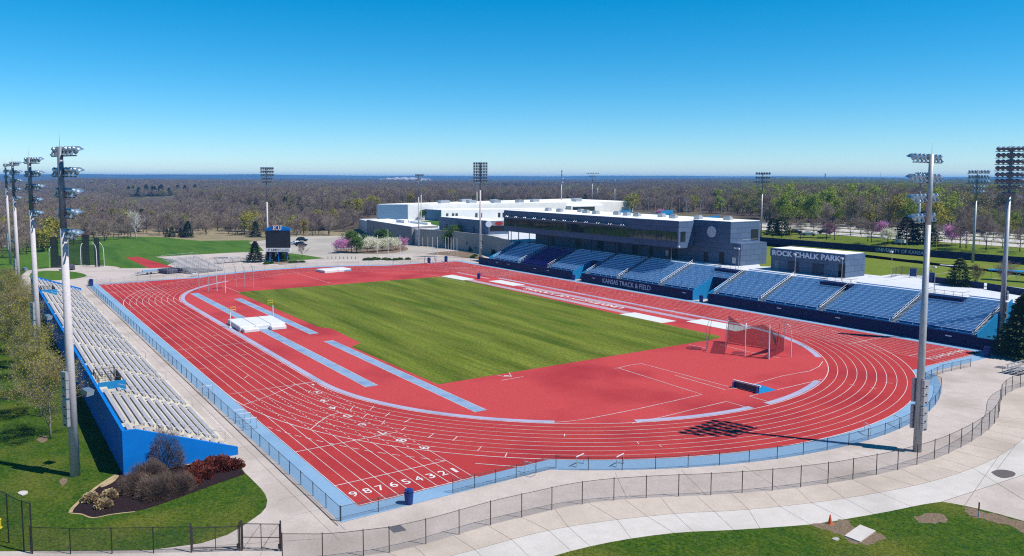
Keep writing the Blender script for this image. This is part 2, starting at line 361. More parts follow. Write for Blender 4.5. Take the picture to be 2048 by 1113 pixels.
# far ridges on the horizon
def ridge(dist, h0, amp, seed, wid):
    mb = MB(); rnd = random.Random(seed); n = 90; ph = [rnd.uniform(0, 6.28) for _ in range(5)]
    for i in range(n+1):
        px = -500+3050*i/n; t = i*.21
        h = h0+amp*(.5*math.sin(t*1.1+ph[0])+.3*math.sin(t*2.7+ph[1])+.2*math.sin(t*5.9+ph[2]))
        for dd, f in ((-wid, -8), (-wid*.35, h*.7), (0, h), (wid*.5, h*.8), (wid*1.2, -8)):
            p = AZ(px, dist+dd); mb.v.append((p[0], p[1], f if f == -8 else max(f, -7)))
    for i in range(n):
        for j in range(4): mb.f.append((i*5+j, (i+1)*5+j, (i+1)*5+j+1, i*5+j+1)); mb.m.append(0)
    o = mb.build('hills', m_ridge, smooth=True); tag(o, kind='structure')
m_ridge = mat('wooded_ridge', (.075,.085,.06), (.045,.055,.045), .02, .95, c3=(.11,.10,.08), scale3=.003)
ridge(8200, 51, 8, 3, 1300); ridge(6600, 26, 12, 5, 900); ridge(4900, 8, 10, 8, 700)

gl = lambda L, z=0.0: [G(x, y, z) for x, y in L]
# paving under everything
mb = MB(); mb.sheet([(-150,140),(150,140)] + gl([(-300,545),(55,541),(103,536),(240,537),(328,534),(354,522),(310,514),(515,503),(517,493),(497,486),(528,481),(580,474),(690,471.7),(730,470)]) + [(238.6,-80),(120,-80),(108.2,-66),(-150,-66)], -.006)
struct(mb, 'paving', m_conc)
mb = MB(); mb.sheet(gl([(-300,1104),(0,1103),(300,1100.6),(402.5,1087),(455,1070),(484.6,1053),(505,1039),(522,1027),(532,1015),(534.8,1001.5),(531,990),(522,977.6),(505,960.5),(490,946),(477,928)])+[(-21.5,60),(-21.5,64.2),(107.6,64.2),(108,66),(134,67)]+gl([(55,541),(-300,545)])+[(150,140),(-70,140)], .002)
struct(mb, 'lawn', m_grassN)
mb = MB(); mb.sheet(smooth(gl([(62,546),(100,541),(150,544.5),(173,551),(160,556),(130,560),(85,561),(60,556),(62,546)]), 4)[:-1], .004); struct(mb, 'lawn', m_grassF)
mb = MB(); mb.sheet(gl([(-300,552),(-40,544),(55,541),(103,536),(150,534),(210,532.6),(240,537),(298,536.4),(328,534),(354,522),(310,514),(420,508),(515,503.4),(528,502),(520,494),(505,491),(497,486),(505,482),(493,481),(400,482),(310,474),(229,474),(108,477),(48,484),(0,494),(-300,522)]), .004)
struct(mb, 'training_lawn', m_grassF)
mb = MB(); mb.sheet(gl([(-300,525),(0,497),(48,486),(108,479),(229,475),(310,475),(400,483),(493,482),(520,492),(640,480),(740,475),(740,455),(400,458),(200,459),(60,469),(-300,500)]), -.02); struct(mb, 'dry_grass', m_dry)
mb = MB(); mb.sheet(gl([(582,507),(612,511),(651,517),(612,520),(582,521),(560,522),(548,515),(560,508)]), .004); struct(mb, 'lawn', m_grassF)
mb = MB(); mb.sheet(gl([(497,486),(517,493),(545,503),(582,507),(612,511),(651,517),(700,518),(760,512),(850,506),(900,500),(823,489),(733,470.5),(690,471.7),(580,474),(528,481)]), .002); struct(mb, 'parking_lot', m_lot)
mb = MB(); mb.sheet(smooth(gl([(665,500),(720,497),(770,493),(800,492),(816,497),(808,503),(770,508),(720,508),(680,506),(665,500)]), 3)[:-1], .010); struct(mb, 'planting_bed', m_dirt)
mb = MB(); mb.sheet(smooth(gl([(850,509),(880,504),(925,503),(962,511),(965,519),(940,517),(900,512),(850,509)]), 3)[:-1], .010); struct(mb, 'planting_bed', m_dirt)
mb = MB(); mb.sheet(gl([(545,527),(556,522),(600,521),(606,526),(560,530)]), .010); struct(mb, 'planting_bed', m_dirt)
mb = MB(); mb.sheet(gl([(251,515.3),(278,514.2),(347,535),(298,537)]), .012); struct(mb, 'red_runway', m_track)
mb = MB(); mb.sheet(smooth(gl([(140,1026),(145.5,1016),(167,996),(199,972),(232,950.5),(242,943)]), 3)+gl([(330,930),(477,931.6),(490.5,949)])+smooth(gl([(490.5,949),(431,969),(350,999),(300,1016),(269.5,1023),(225,1028),(186,1035),(165,1028),(140,1026)]), 3)[1:-1], .008); struct(mb, 'mulch_bed', m_mulch)
mb = MB(); mb.ribbon(smooth(gl([(141,1026),(146,1016),(168,995),(200,970),(234,949)]), 4), .28, .012); mb.ribbon(smooth(gl([(141,1027),(163,1029),(186,1036),(225,1029),(269.5,1024)]), 4), .14, .012); struct(mb, 'dry_grass_edge', m_straw)
mb = MB(); mb.sheet(smooth(gl([(200,973),(215,960),(232,951),(238,953),(225,966),(205,975),(200,973)]), 3)[:-1], .014); struct(mb, 'dry_grass_edge', m_straw)
# rings of concrete outside the outer fence, and the lawn in the near corner
FENCE_OUT = smooth(gl([(778.5,1105.8),(858.8,1087),(931.6,1065.4),(999,1046),(1066,1030),(1132,1014.5),(1201,1004),(1273.5,998),(1345,994),(1417,991),(1485.7,986.5),(1551.4,981),(1612,973.6),(1670,965.8),(1723,956),(1771.8,946.3),(1815.6,935),(1855,923.7),(1888.7,911.4),(1917.8,897.4),(1943,883.7),(1965,869.5),(1980,857.4),(1991.6,843.5),(1998.5,828.5),(2000.5,806),(2009.8,792),(2025,782.4),(2046,773.8),(2110,758)]), 3)
JOINT = smooth(gl([(830,1131),(950,1100),(1060,1070),(1180,1047),(1348,1028),(1464,1022),(1560,1013.6),(1655.6,1002),(1758,986),(1861,964),(1946,936.7),(1997,912.8),(2031.6,890.6),(2048,877),(2100,830)]), 3)
EDGE = smooth(gl([(900,1185),(1000,1149),(1105,1113),(1220,1085),(1348,1066.6),(1467.6,1060.5),(1621.5,1049.5),(1690,1039),(1775,1024),(1843.6,1010),(1884.6,1004)]), 3)
mb = MB(); mb.sheet(FENCE_OUT+gl([(2200,742),(2200,798)])+JOINT[::-1], .006); struct(mb, 'tan_path', m_tan)
mb = MB(); mb.sheet(JOINT+gl([(2200,800),(2200,905),(2048,950),(1960,979)])+EDGE[::-1], .007); struct(mb, 'pale_path', m_white)
mb = MB(); mb.sheet(EDGE+smooth(gl([(1884.6,1004),(1929,1012),(1980,1024),(2048,1042.7),(2200,1085)]), 3)[1:]+gl([(2200,1400),(1000,1400)]), .012); struct(mb, 'lawn', m_grassN)
mb = MB()
for L in ([(1620,1050),(1650,1046),(1690,1040),(1705,1050),(1725,1060),(1760,1068),(1765,1080),(1735,1090),(1700,1085),(1680,1070),(1650,1062)], [(1830,1035),(1850,1028),(1880,1028),(1895,1040),(1870,1048),(1840,1046)], [(1925,1013),(1960,1022),(2048,1045),(2100,1062),(2100,1085),(2048,1068),(2020,1052),(1985,1045),(1960,1038),(1935,1030)]):
    g_ = gl(L); c = (sum(p[0] for p in g_)/len(g_), sum(p[1] for p in g_)/len(g_)); mb.sheet(rough(smooth(g_+[g_[0]], 3)[:-1], .22, len(L), .25), .016)
struct(mb, 'bare_soil', m_dirt)
mb = MB(); mb.sheet(smooth(gl([(1982,945),(1995,940),(2015,941),(2030,946),(2028,953),(2008,957),(1993,953),(1982,945)]), 3)[:-1], .012); struct(mb, 'wet_patch', mat('damp_concrete', (.15,.115,.105), (.12,.095,.09), 4, .6))
mb = MB(); mb.sheet(smooth(gl([(118,962),(126,956),(134,958),(133,966),(124,972),(118,962)]), 3)[:-1], .006); struct(mb, 'bare_soil', m_dirt)
mb = MB(); mb.sheet(smooth(gl([(72,880),(84,872),(92,872),(95,880),(84,886),(72,880)]), 3)[:-1], .006); struct(mb, 'bare_soil', m_dirt)
# joints in the concrete
mb = MB(); mb.ribbon(JOINT, .03, .014)
def near_pt(p, L): return min(L, key=lambda q: (q[0]-p[0])**2+(q[1]-p[1])**2)
for i in range(2, len(FENCE_OUT)-12, 3):
    p = FENCE_OUT[i]; q = near_pt(p, JOINT)
    if math.hypot(p[0]-q[0], p[1]-q[1]) > 6.5 or q in (JOINT[0], JOINT[-1]): continue
    mb.ribbon([p, q], .022, .014); e = near_pt(q, EDGE)
    if math.hypot(e[0]-q[0], e[1]-q[1]) < 9 and e not in (EDGE[-1], EDGE[-2], EDGE[0]): mb.ribbon([q, e], .022, .014)
for L in ([(1929,1012),(1997,913)], [(1946,937),(2048,1000)], [(2048,950),(1884,1004)], [(2031,891),(1990,945)]): mb.ribbon(gl(L), .03, .014)
for i in range(44): mb.ribbon([(-38+3.6*i, 52.7), (-38+3.6*i, 55.0)], .015, .004)
mb.ribbon([(-44, 53.6), (112, 53.6)], .02, .004)
for L in ([(560,935),(690,1060)], [(310,1100),(640,1078)], [(545,1060),(520,1113)]): mb.ribbon(gl(L), .02, .004)
a0 = 205
for k in range(13):
    a = R_(148+k*6.5); mb.ribbon([(53.2*math.cos(a), 53.2*math.sin(a)), (59*math.cos(a), 59*math.sin(a))], .018, .004)
struct(mb, 'concrete_joints', m_joint)
mb = MB(); mb.ribbon([(-41.6, 52.75), (116, 52.75)], .12, .005); struct(mb, 'drain_strip', m_joint)
mb = MB()
for x0, x1 in ((-16.5, -4.5), (24, 35), (60, 70)):
    mb.ribbon([(x0, 54.6), (x0, 53.9), (x1, 53.9), (x1, 54.6)], .1, .009)
struct(mb, 'path_markings', m_line)

# ---------------------------------------------------------------- the track
def oval(r, n=64): return arc(0, 0, r, math.pi/2, 3*math.pi/2, n) + arc(SL, 0, r, -math.pi/2, math.pi/2, n)
def outline(xa, xb, yt, yb, r):
    """rectangle with the two bends bulging through its ends"""
    P = [(xb, yt), (xa, yt)]; a = math.asin(min(1, math.sqrt(r*r-xa*xa)/r)); P += arc(0, 0, r, math.pi-a, math.pi+a, 40)
    P += [(xa, yb), (xb, yb)]; d = xb-SL
    if d < r:
        a = math.acos(d/r); P += arc(SL, 0, r, -a, a, 40)
    return P
mb = MB(); mb.sheet(outline(-41.25, 119.6, 52.35, -52.75, 52.6), .010); struct(mb, 'track_apron', m_apron)
mb = MB(); mb.sheet(outline(-39.2, 118.3, RO+.05, -RO-.55, RO+.05), .015); struct(mb, 'running_track', m_track)
mb = MB(); mb.sheet(oval(R0-.05), .020); struct(mb, 'infield_surface', m_dzone)
m_infield = mat('infield_grass', (.190,.215,.030), (.105,.145,.010), .55, .95, bump=.8, bscale=5, detail=9, c3=(.070,.115,.006), scale3=.30, stretch=(.10,.95,1), lo=.32, hi=.68, fine=(2.2,.42))
_t = m_infield.node_tree; _N = _t.nodes; _b = _N['Principled BSDF']; _src = _b.inputs['Base Color'].links[0].from_socket
_g = _N.new('ShaderNodeNewGeometry'); _s = _N.new('ShaderNodeSeparateXYZ'); _t.links.new(_g.outputs['Position'], _s.inputs[0])
_m = _N.new('ShaderNodeMath'); _m.operation = 'MULTIPLY_ADD'; _m.inputs[1].default_value = .06; _t.links.new(_s.outputs[0], _m.inputs[0]); _t.links.new(_s.outputs[1], _m.inputs[2])
_w = _N.new('ShaderNodeMath'); _w.operation = 'MULTIPLY'; _w.inputs[1].default_value = .82; _t.links.new(_m.outputs[0], _w.inputs[0])
_q = _N.new('ShaderNodeMath'); _q.operation = 'SINE'; _t.links.new(_w.outputs[0], _q.inputs[0])
_r = _N.new('ShaderNodeMapRange'); _r.inputs[1].default_value = -.5; _r.inputs[2].default_value = .5; _r.inputs[3].default_value = .88; _r.inputs[4].default_value = 1.06; _t.links.new(_q.outputs[0], _r.inputs[0])
_v = _N.new('ShaderNodeVectorMath'); _v.operation = 'SCALE'; _t.links.new(_src, _v.inputs[0]); _t.links.new(_r.outputs[0], _v.inputs['Scale']); _t.links.new(_v.outputs[0], _b.inputs['Base Color'])
mb = MB(); mb.sheet([(-9.9,26.7),(-9.9,-24.4),(-9.6,-26.2),(-8.8,-27.3),(20,-27.6),(86.6,-29.2),(86.4,25.6),(35.4,25.3),(33,23.9),(19,24.6),(17.3,26.9)], .026); struct(mb, 'infield_lawn', m_infield)
mb = MB()
def strip(pts, w, z=.026): mb.ribbon(pts, w, z)
rk = R0-.62
strip([(SL*i/8, rk) for i in range(9)][::-1]+arc(0, 0, rk, math.pi/2, R_(142), 24)[1:], .85)
strip(arc(SL, 0, rk, math.pi/2, R_(35), 24), .85)
strip(arc(0, 0, rk, R_(155), R_(177.5), 16), .85); strip(arc(0, 0, rk, R_(181.5), R_(203), 16), .85)
strip(arc(0, 0, rk, R_(225), R_(270), 24)+[(SL, -rk)], .85)
struct(mb, 'kerb_strip', m_kerbs)
mb = MB()
for x0, x1, y0, y1 in ((-6.1, 90.2, 33.25, 34.75), (30.2, 76.6, 27.35, 28.75), (-22.7, 23.5, 27.55, 28.95)):
    mb.sheet([(x0,y0),(x1,y0),(x1,y1),(x0,y1)], .030)
struct(mb, 'vault_runways', m_runw)
mb = MB()
for x0, x1, y0, y1 in ((16.6, 76.4, -30.9, -29.3), (4.1, 60.6, -35.7, -34.2), (76, 92, -36.3, -35.4)):
    mb.sheet([(x0,y0),(x1,y0),(x1,y1),(x0,y1)], .030)
struct(mb, 'jump_runways', m_runw2)
mb = MB()
for P in ([(86.9,-27.7),(88.0,-31.9),(76.6,-32.1),(76.6,-28.3)], [(71.6,-32.8),(71.8,-36.7),(60.8,-36.7),(60.8,-33.1)], [(16.4,-27.5),(16.3,-31.5),(5.2,-31.4),(5.2,-27.7)], [(3.9,-32.6),(3.9,-36.8),(-7,-37.4),(-7.5,-32.6)]): mb.prism(P, .0, .06)
struct(mb, 'sand_pits', m_sand)
mb = MB(); mb.sheet([G(1350+x*.2156, 580+y*.2156) for x, y in ((700,885),(760,874),(942,932),(770,970))], .032); struct(mb, 'water_pit', m_blue2)
# painted lines
mb = MB(); Z = .034; lw = .062
for k in range(10): mb.ribbon(oval(R0+k*LW, 72), .10 if k in (0, 9) else lw, Z if k else .036, closed=True)
for sgn in (1, -1):
    for k in range(10):
        y = R0+k*LW; xn = -math.sqrt(max(0, RO*RO-y*y))
        if sgn > 0 and k < 9: mb.dashes([(-.5, y), (xn, y)], lw, Z+.002, .55, .45)
        elif k < 9: mb.ribbon([(0, -y), (xn, -y)], lw, Z+.002)
        mb.ribbon([(xn if k < 9 else 0, sgn*y), (-39.1, sgn*y)], lw, Z+.002)
        mb.ribbon([(SL, sgn*y), (118.2, sgn*y)], lw, Z+.002)
    for x in (-24.2, -34.2, 101.3): mb.ribbon([(x, sgn*R0), (x, sgn*RO)], .10, Z+.004)
for x in (0, 29.3, SL): mb.ribbon([(x, R0), (x, RO)], .08, Z+.004)
for x in (0, 42, SL, 66, 90): mb.ribbon([(x, -R0), (x, -RO)], .08, Z+.004)
for y0 in (.6,): 
    for x in (12, 20, 37, 56, 70, 84):
        for k in range(0, 9, 2): mb.ribbon([(x+k*.4, R0+k*LW), (x+k*.4, R0+(k+.8)*LW)], .06, Z+.004); mb.ribbon([(x-6+k*.4, -R0-k*LW), (x-6+k*.4, -R0-(k+.8)*LW)], .06, Z+.004)
mb.ribbon([(-39.1, -RO-.5), (-39.1, -34)], .10, Z+.006); mb.ribbon([(-39.1, RO), (-39.1, R0-.4)], .10, Z+.006)
for x0, x1, y0, y1 in ((-6.2, 90.3, 33.2, 34.8), (30.1, 76.7, 27.3, 28.8), (-22.8, 23.6, 27.5, 29.0)): mb.ribbon([(x0,y0),(x1,y0),(x1,y1),(x0,y1)], .07, Z, closed=True)
for y in (-29.2, -31.0, -34.1, -35.8, -37.6): mb.ribbon([(5 if y > -33 and y < -32 else (16.4 if y > -32 else 4), y), (76.5 if y > -32 else 60.7, y)], .08, Z)
PL = [[(1228,737.5),(1237,737)], [(1237,737),(1252,733),(1268,730),(1283,728.3),(1285,728)], [(1237,737),(1404,790)], [(1283,728.3),(1475,779)],
      [(1404,790),(1400,790.8),(1340,804.5),(1277,818.6),(1220,830),(1169.5,839.6),(1130,844.5),(1088.7,847)], [(1453,804),(1400,816.4),(1345,830),(1290.8,842.8),(1263.8,847.7)], [(1453,804),(1503,818.5)],
      [(1499,793.5),(1548.5,807.6)], [(1499,793.5),(1517,789)], [(1553.9,780.6),(1600,770),(1646.6,759)], [(1504,770),(1565.7,752.6),(1619.6,742.9),(1638,734),(1645.5,724)], [(1350,751.5),(1450.4,780.6),(1470.8,776.3)],
      [(678,826),(655,834),(636,847),(621,860)], [(624,766),(590,771)], [(590,771),(540,792),(486,811.6)], [(497,751.5),(488,758)],
      [(589,546),(660,567)], [(589,546),(500,560)], [(444,572),(480,586)], [(650,543),(720,543.5),(860,550),(930,566)], [(993,751),(1013,755)], [(1018,746.5),(1022,752)], [(1002,762),(1047,754)],
      [(1412,697),(1378,690)], [(1440,690),(1500,705),(1560,717)], [(950,928),(1000,932),(1045.5,935)],
      [(1129,869),(1129,874)], [(1274,885),(1278,889)], [(1318,891),(1323,895)], [(1699,770),(1710,772)], [(1742,776),(1753,779)], [(1770,766),(1785,768)]]
for L in PL: mb.ribbon(gl(L), .09, Z+.008)
mb.ribbon([G(1008,752.5), G(1024,753.5)], .35, Z+.01)
mb.dashes(smooth(gl([(534.7,854.8),(579,868.8),(671,890.3),(746.5,904.6),(820,914.5),(892,923)]), 4), .08, Z+.006, .9, .6)
for L in ([(616,786),(622,782)], [(700,822),(706,815)], [(727,836),(734,829)], [(763,850),(770,842)], [(803,862),(812,855)], [(856,877),(868,868)], [(905,883),(915,874)], [(955,903),(963,894)], [(1010,915),(1014,907)], [(740,821),(748,813)], [(770,834),(780,826)], [(809,846),(822,838)]): mb.ribbon(gl(L), .08, Z+.008)
struct(mb, 'track_markings', m_line)
def numeral(t, x, y, s, ang, w=None):
    o = lettering('track_numeral', t, (w or s*.58)*(.5 if t == '1' else 1), s, .004, m_line, None, (x, y, .044), (math.cos(ang), math.sin(ang), 0), (-math.sin(ang), math.cos(ang), 0), off=.008)
    return tag(o, kind='structure')
for k in range(9):
    numeral(str(k+1), -37.3, R0+(k+.5)*LW, 1.12, -math.pi/2); numeral(str(k+1), -37.4, -R0-(k+.5)*LW, 1.15, -math.pi/2)
    numeral(str(k+1), 117.2, R0+(k+.5)*LW, 1.0, math.pi/2, .75); numeral(str(k+1), 117.2, -R0-(k+.5)*LW, 1.0, math.pi/2, .75)
for k, (px, py) in enumerate([(622,768),(629,783),(640.5,799),(657,814),(684,830.5),(713,848),(747,864.5),(787.4,879.5),(831,894.5)]):
    p = G(px, py); a = math.atan2(p[1], p[0]); numeral(str(k+1), p[0]-.3*math.sin(a), p[1]+.3*math.cos(a), 1.15 if k else .7, a, .8 if k else .5)
tag(lettering('infield_lettering', 'UNIVERSITY OF KANSAS', 34.2, 1.75, .004, m_line, None, (38.5, -33.85, .044), (1,0,0), (0,1,0), off=.035), kind='structure')
# ---------------------------------------------------------------- the upper terrace, the soccer field and the bank
mb = MB(); TER = [(-46,-64.3),(108.2,-64.3),(108.2,-66.2),(122,-69.6),(133,-72.2),(165,-72.2),(166.6,-71.0),(175.6,-67.6),(180.5,-68.2),(238,-75),(262,-80),(262,-129),(240,-240),(185,-240),(80,-129),(-90,-129),(-90,-90),(-46,-84)]
mb.prism(TER, -.5, 6.19); struct(mb, 'terrace', m_terr)
mb = MB(); mb.sheet([(100,-129)]+gl([(1400,470),(1500,500),(1521,533),(1560,534)], 6.2)+[(20,-79)]+gl([(1762,552),(1790,548),(1850,552),(1875,560),(1960,565),(2048,577)], 6.2)+[(-36,-87),(-90,-92),(-90,-129)], 6.20); struct(mb, 'soccer_field', m_soccer)
mb = MB()
for L in ([(1768,562),(1905,544)], [(1905,544),(1965,541)], [(1975,560),(2040,550)], [(1975,560),(2048,566)], [(1640,506),(1668,509)]): mb.ribbon(gl(L, 6.2), .14, 6.215)
struct(mb, 'soccer_markings', m_line)
mb = MB()
nx_, ny_ = 60, 10
for j in range(ny_+1):
    y = -130.2-26*j/ny_
    for i in range(nx_+1):
        x = -120+240*i/nx_; mb.v.append((x, y, 6.2+1.85*sstep(-131, -153, y)+.12*math.sin(x*.21+y*.3)*(0 < j < ny_)))
for j in range(ny_):
    for i in range(nx_): a = j*(nx_+1)+i; mb.f.append((a+nx_+1, a+nx_+2, a+1, a)); mb.m.append(0)
struct(mb, 'grass_bank', m_bank)
mb = MB(); mb.sheet([(-130,-156.2),(125,-156.2),(118,-210),(60,-214),(-130,-214)], 8.08); struct(mb, 'parking_lot', m_white)
mb = MB()
for (x0, x1, y0, y1) in ((-60, 98, -168, -171), (-70, 92, -186, -189), (-20, 60, -200, -202)): mb.prism([(x0,y0),(x1,y0),(x1,y1),(x0,y1)], 8.0, 8.2)
struct(mb, 'parking_islands', m_bank)
mb = MB(); mb.sheet([(182,-86),(238,-86),(230,-104),(182,-104)], 6.215); struct(mb, 'lawn', m_grassF)
mb = MB(); mb.sheet(gl([(270,410),(340,402),(352,392),(300,390),(230,393)]), -4.2); struct(mb, 'far_field', m_bank)
mb = MB(); mb.sheet([AZ(965,1560), AZ(1090,1600), AZ(1105,1330), AZ(1040,1290), AZ(985,1380)], -.5); struct(mb, 'far_field', m_dry)
mb = MB(); mb.sheet([AZ(1205,1900), AZ(1250,1900), AZ(1250,1600), AZ(1200,1600)], -.5); struct(mb, 'far_field', m_bank)
# ================================================================ THINGS
def VP(px, py, ytop, z0=0.0):
    """base point and height of an upright seen from (px,py) up to row ytop"""
    x, y = G(px, py, z0); dx, dy = x-CP[0], y-CP[1]; v = (CY-ytop)/CF
    f = dx*_fw.x+dy*_fw.y; u = dx*_u2.x+dy*_u2.y
    return (x, y), CP[2]+(v*f-u)/(_u2.z-v*_fw.z)-z0
def resample(pts, d):
    out = [pts[0]]; acc = 0
    for a, b in zip(pts[:-1], pts[1:]):
        l = math.hypot(b[0]-a[0], b[1]-a[1]); t = d-acc
        while t < l: out.append((lerp(a[0],b[0],t/l), lerp(a[1],b[1],t/l))); t += d
        acc = l-(t-d)
    if math.hypot(out[-1][0]-pts[-1][0], out[-1][1]-pts[-1][1]) > d*.3: out.append(pts[-1])
    else: out[-1] = pts[-1]
    return out
POSTM = {}
def fence(label, pts, h, pm, nm, group='chain link fences round the track', z=0.0, d=3.05, pr=.032, cat='fence', name='chain_link_fence', bottom=False, panel=True, toprail=True, fine=.6):
    P = resample(pts, d); x0, y0 = P[0]; rt = thing(name, label, cat, (x0, y0, z), group=group)
    key = (h, pm.name, pr)
    if key not in POSTM:
        mb = MB(); mb.tube([(0,0,0),(0,0,h+.06)], pr, 6); mb.tube([(0,0,h+.06),(0,0,h+.10)], [pr*1.3,.004], 6); POSTM[key] = mb.mesh('post', pm)
    for p in P: link('post', POSTM[key], rt, (p[0]-x0, p[1]-y0, 0))
    F = resample(pts, fine) if len(pts) > 2 else pts
    if toprail:
        mb = MB(); mb.tube([(p[0]-x0, p[1]-y0, h) for p in F], pr*.62, 5)
        if bottom: mb.tube([(p[0]-x0, p[1]-y0, .12) for p in F], pr*.5, 4)
        mb.build('top_rail', pm, rt)
    if panel:
        mb = MB()
        for a, b in zip(F[:-1], F[1:]): mb.quad((a[0]-x0,a[1]-y0,.05),(b[0]-x0,b[1]-y0,.05),(b[0]-x0,b[1]-y0,h-.02),(a[0]-x0,a[1]-y0,h-.02))
        mb.build('wire_mesh', nm, rt)
    return rt
# ---- fences round the track
fence('low black chain link fence along the blue apron beside the left stand', [(-41.0,52.32),(116.5,52.32)], 1.15, m_black, m_mesh, d=2.9)
fence('short black fence across the near end of the start straight', [(-41.0,52.25),(-41.15,46.6)], 1.15, m_black, m_mesh)
fence('black fence with double rails beside the lane 1 start', [(-41.1,42.5),(-41.3,31.9)], 1.15, m_black, m_mesh, bottom=True, d=2.1)
a1 = math.asin(31.9/52.6)
fence('curved black fence round the near bend of the track', [(-41.3,31.9)]+arc(0,0,52.62,math.pi-a1+.004,math.pi+math.asin(26/52.6),40)+[(-43.6,-26.2)], 1.15, m_black, m_mesh)
fence('black fence by the far right start corner', [(-43.5,-26.4),(-42.4,-33),(-42.7,-39.8)], 1.15, m_black, m_mesh, d=2.2)
fence('short black fence running under the pine by the right stand', [(-41.2,-47.9),(-41.4,-51.5),(-43.6,-54.5)], 1.15, m_black, m_mesh, d=2.4)
am = math.acos((119.4-SL)/52.5)
fence('far fence behind the start corner left of the portable bleachers', [(117.4,52.3),(119.6,50),(119.5,30.2)], 1.3, m_steel, m_meshL)
fence('far curved fence in front of the video board and the plaza', arc(SL,0,52.5,am,-am,30), 1.3, m_steel, m_meshL)
fence('straight fence by the plaza next to the far grandstand end', [(119.4,-29.5),(120.5,-40),(119.8,-52),(112,-56),(107.8,-57)], 1.3, m_brown, m_meshL)
# ---- outer fence with its gates, tall fence at the left
fence('long tall brown chain link fence curving along the outer path', FENCE_OUT, 1.85, m_brown, m_mesh, group='outer chain link fences', d=2.75, pr=.036)
fence('straight brown fence between the gate and the curved path fence', gl([(565,1120),(640,1120.5),(690,1117),(778.5,1105.8)]), 1.85, m_brown, m_mesh, group='outer chain link fences', d=2.75, pr=.036)
fence('straight black fence along the lawn left of the gates', gl([(62,1106),(132,1108.5),(213,1108),(298,1107),(383,1105)]), 1.85, m_black, m_mesh, group='outer chain link fences', d=2.85, pr=.036)
fence('tall black corner fence beside the yellow hydrant', gl([(-60,1040),(41,1100),(65,1108)]), 3.6, m_black, m_mesh, group='outer chain link fences', d=2.2, pr=.045)
def gate(label, a, b, h, brace):
    x0, y0 = a; rt = thing('chain_link_gate', label, 'gate', (x0, y0, 0), group='gates in the outer fence')
    dx, dy = b[0]-a[0], b[1]-a[1]
    for q in (0, 1): mb = MB(); mb.tube([(dx*q,dy*q,0),(dx*q,dy*q,h+.25)], .06, 8); mb.build('gate_post', m_brown, rt)
    mb = MB()
    for z in (.12, h*.5, h) if brace else (.12, .30, h-.1): mb.tube([(dx*.03,dy*.03,z),(dx*.97,dy*.97,z)], .028, 6)
    for t in (.03, .5, .97): mb.tube([(dx*t,dy*t,.1),(dx*t,dy*t,h)], .028, 6)
    if brace: mb.tube([(dx*.03,dy*.03,.15),(dx*.5,dy*.5,h)], .012, 4); mb.tube([(dx*.97,dy*.97,h),(dx*.5,dy*.5,.15)], .012, 4)
    mb.build('gate_frame', m_brown, rt)
    mb = MB(); mb.quad((0,0,.12),(dx,dy,.12),(dx,dy,h),(0,0,h)); mb.build('wire_mesh', m_mesh, rt)
    mb = MB(); mb.obox((dx*.96, dy*.96, .35), (.14,.14,.3)); mb.build('latch', m_black, rt)
gate('left brown chain link gate leaf between lawn fence and path', G(383,1105), G(480,1101.5), 1.85, False)
gate('braced brown gate leaf with diagonal rods across the path', G(484,1101.5), G(562,1102.5), 1.95, True)

# ---- flood light poles
def lamp_head():
    mb = MB(); n = 12; prof = [(-.34,.05),(-.30,.15),(-.12,.20),(.02,.30),(.16,.37),(.22,.38)]
    rings = [[(x, r*math.cos(2*math.pi*k/n), r*math.sin(2*math.pi*k/n)) for k in range(n)] for x, r in prof]
    vs = [p for rg in rings for p in rg]; fs = []
    for i in range(len(prof)-1):
        for k in range(n): fs.append((i*n+k, i*n+(k+1)%n, (i+1)*n+(k+1)%n, (i+1)*n+k))
    fs.append(tuple(range(n-1,-1,-1))); mb.add(vs, fs)
    up = [k for k in range(n) if math.sin(2*math.pi*k/n) > -.1]      # visor over the upper half
    up = sorted(up, key=lambda k: math.atan2(math.sin(2*math.pi*k/n), math.cos(2*math.pi*k/n)))
    a = [(.22, .385*math.cos(2*math.pi*k/n), .385*math.sin(2*math.pi*k/n)) for k in up]
    b = [(.22+.36*max(0, math.sin(2*math.pi*k/n))+.05, .39*math.cos(2*math.pi*k/n), .37*math.sin(2*math.pi*k/n)) for k in up]
    m_ = len(up); mb.add(a+b, [(i, i+1, m_+i+1, m_+i) for i in range(m_-1)])
    mb.cur = 1; mb.add([(.19, .36*math.cos(2*math.pi*k/n), .36*math.sin(2*math.pi*k/n)) for k in range(n)], [tuple(range(n))])
    mb.cur = 0; mb.box(-.16,-.05,-.52,-.02,.05,-.18); mb.box(-.20,-.10,-.60,.02,.10,-.50)
    me = mb.mesh('lamp_head', [m_lamp, m_lens]); me.transform(Matrix.Rotation(R_(28), 4, 'Y') @ Matrix.Scale(1.0, 4)); me.update(); return me
LAMP = lamp_head()
me_ = MB(); me_.box(-.14,-.35,0,.14,.35,.72); me_.cur = 1; me_.box(-.165,-.12,.08,-.14,.12,.2); me_.box(.14,-.12,.08,.165,.12,.2)
EBOX = me_.mesh('equipment_box', [m_alu, m_black])
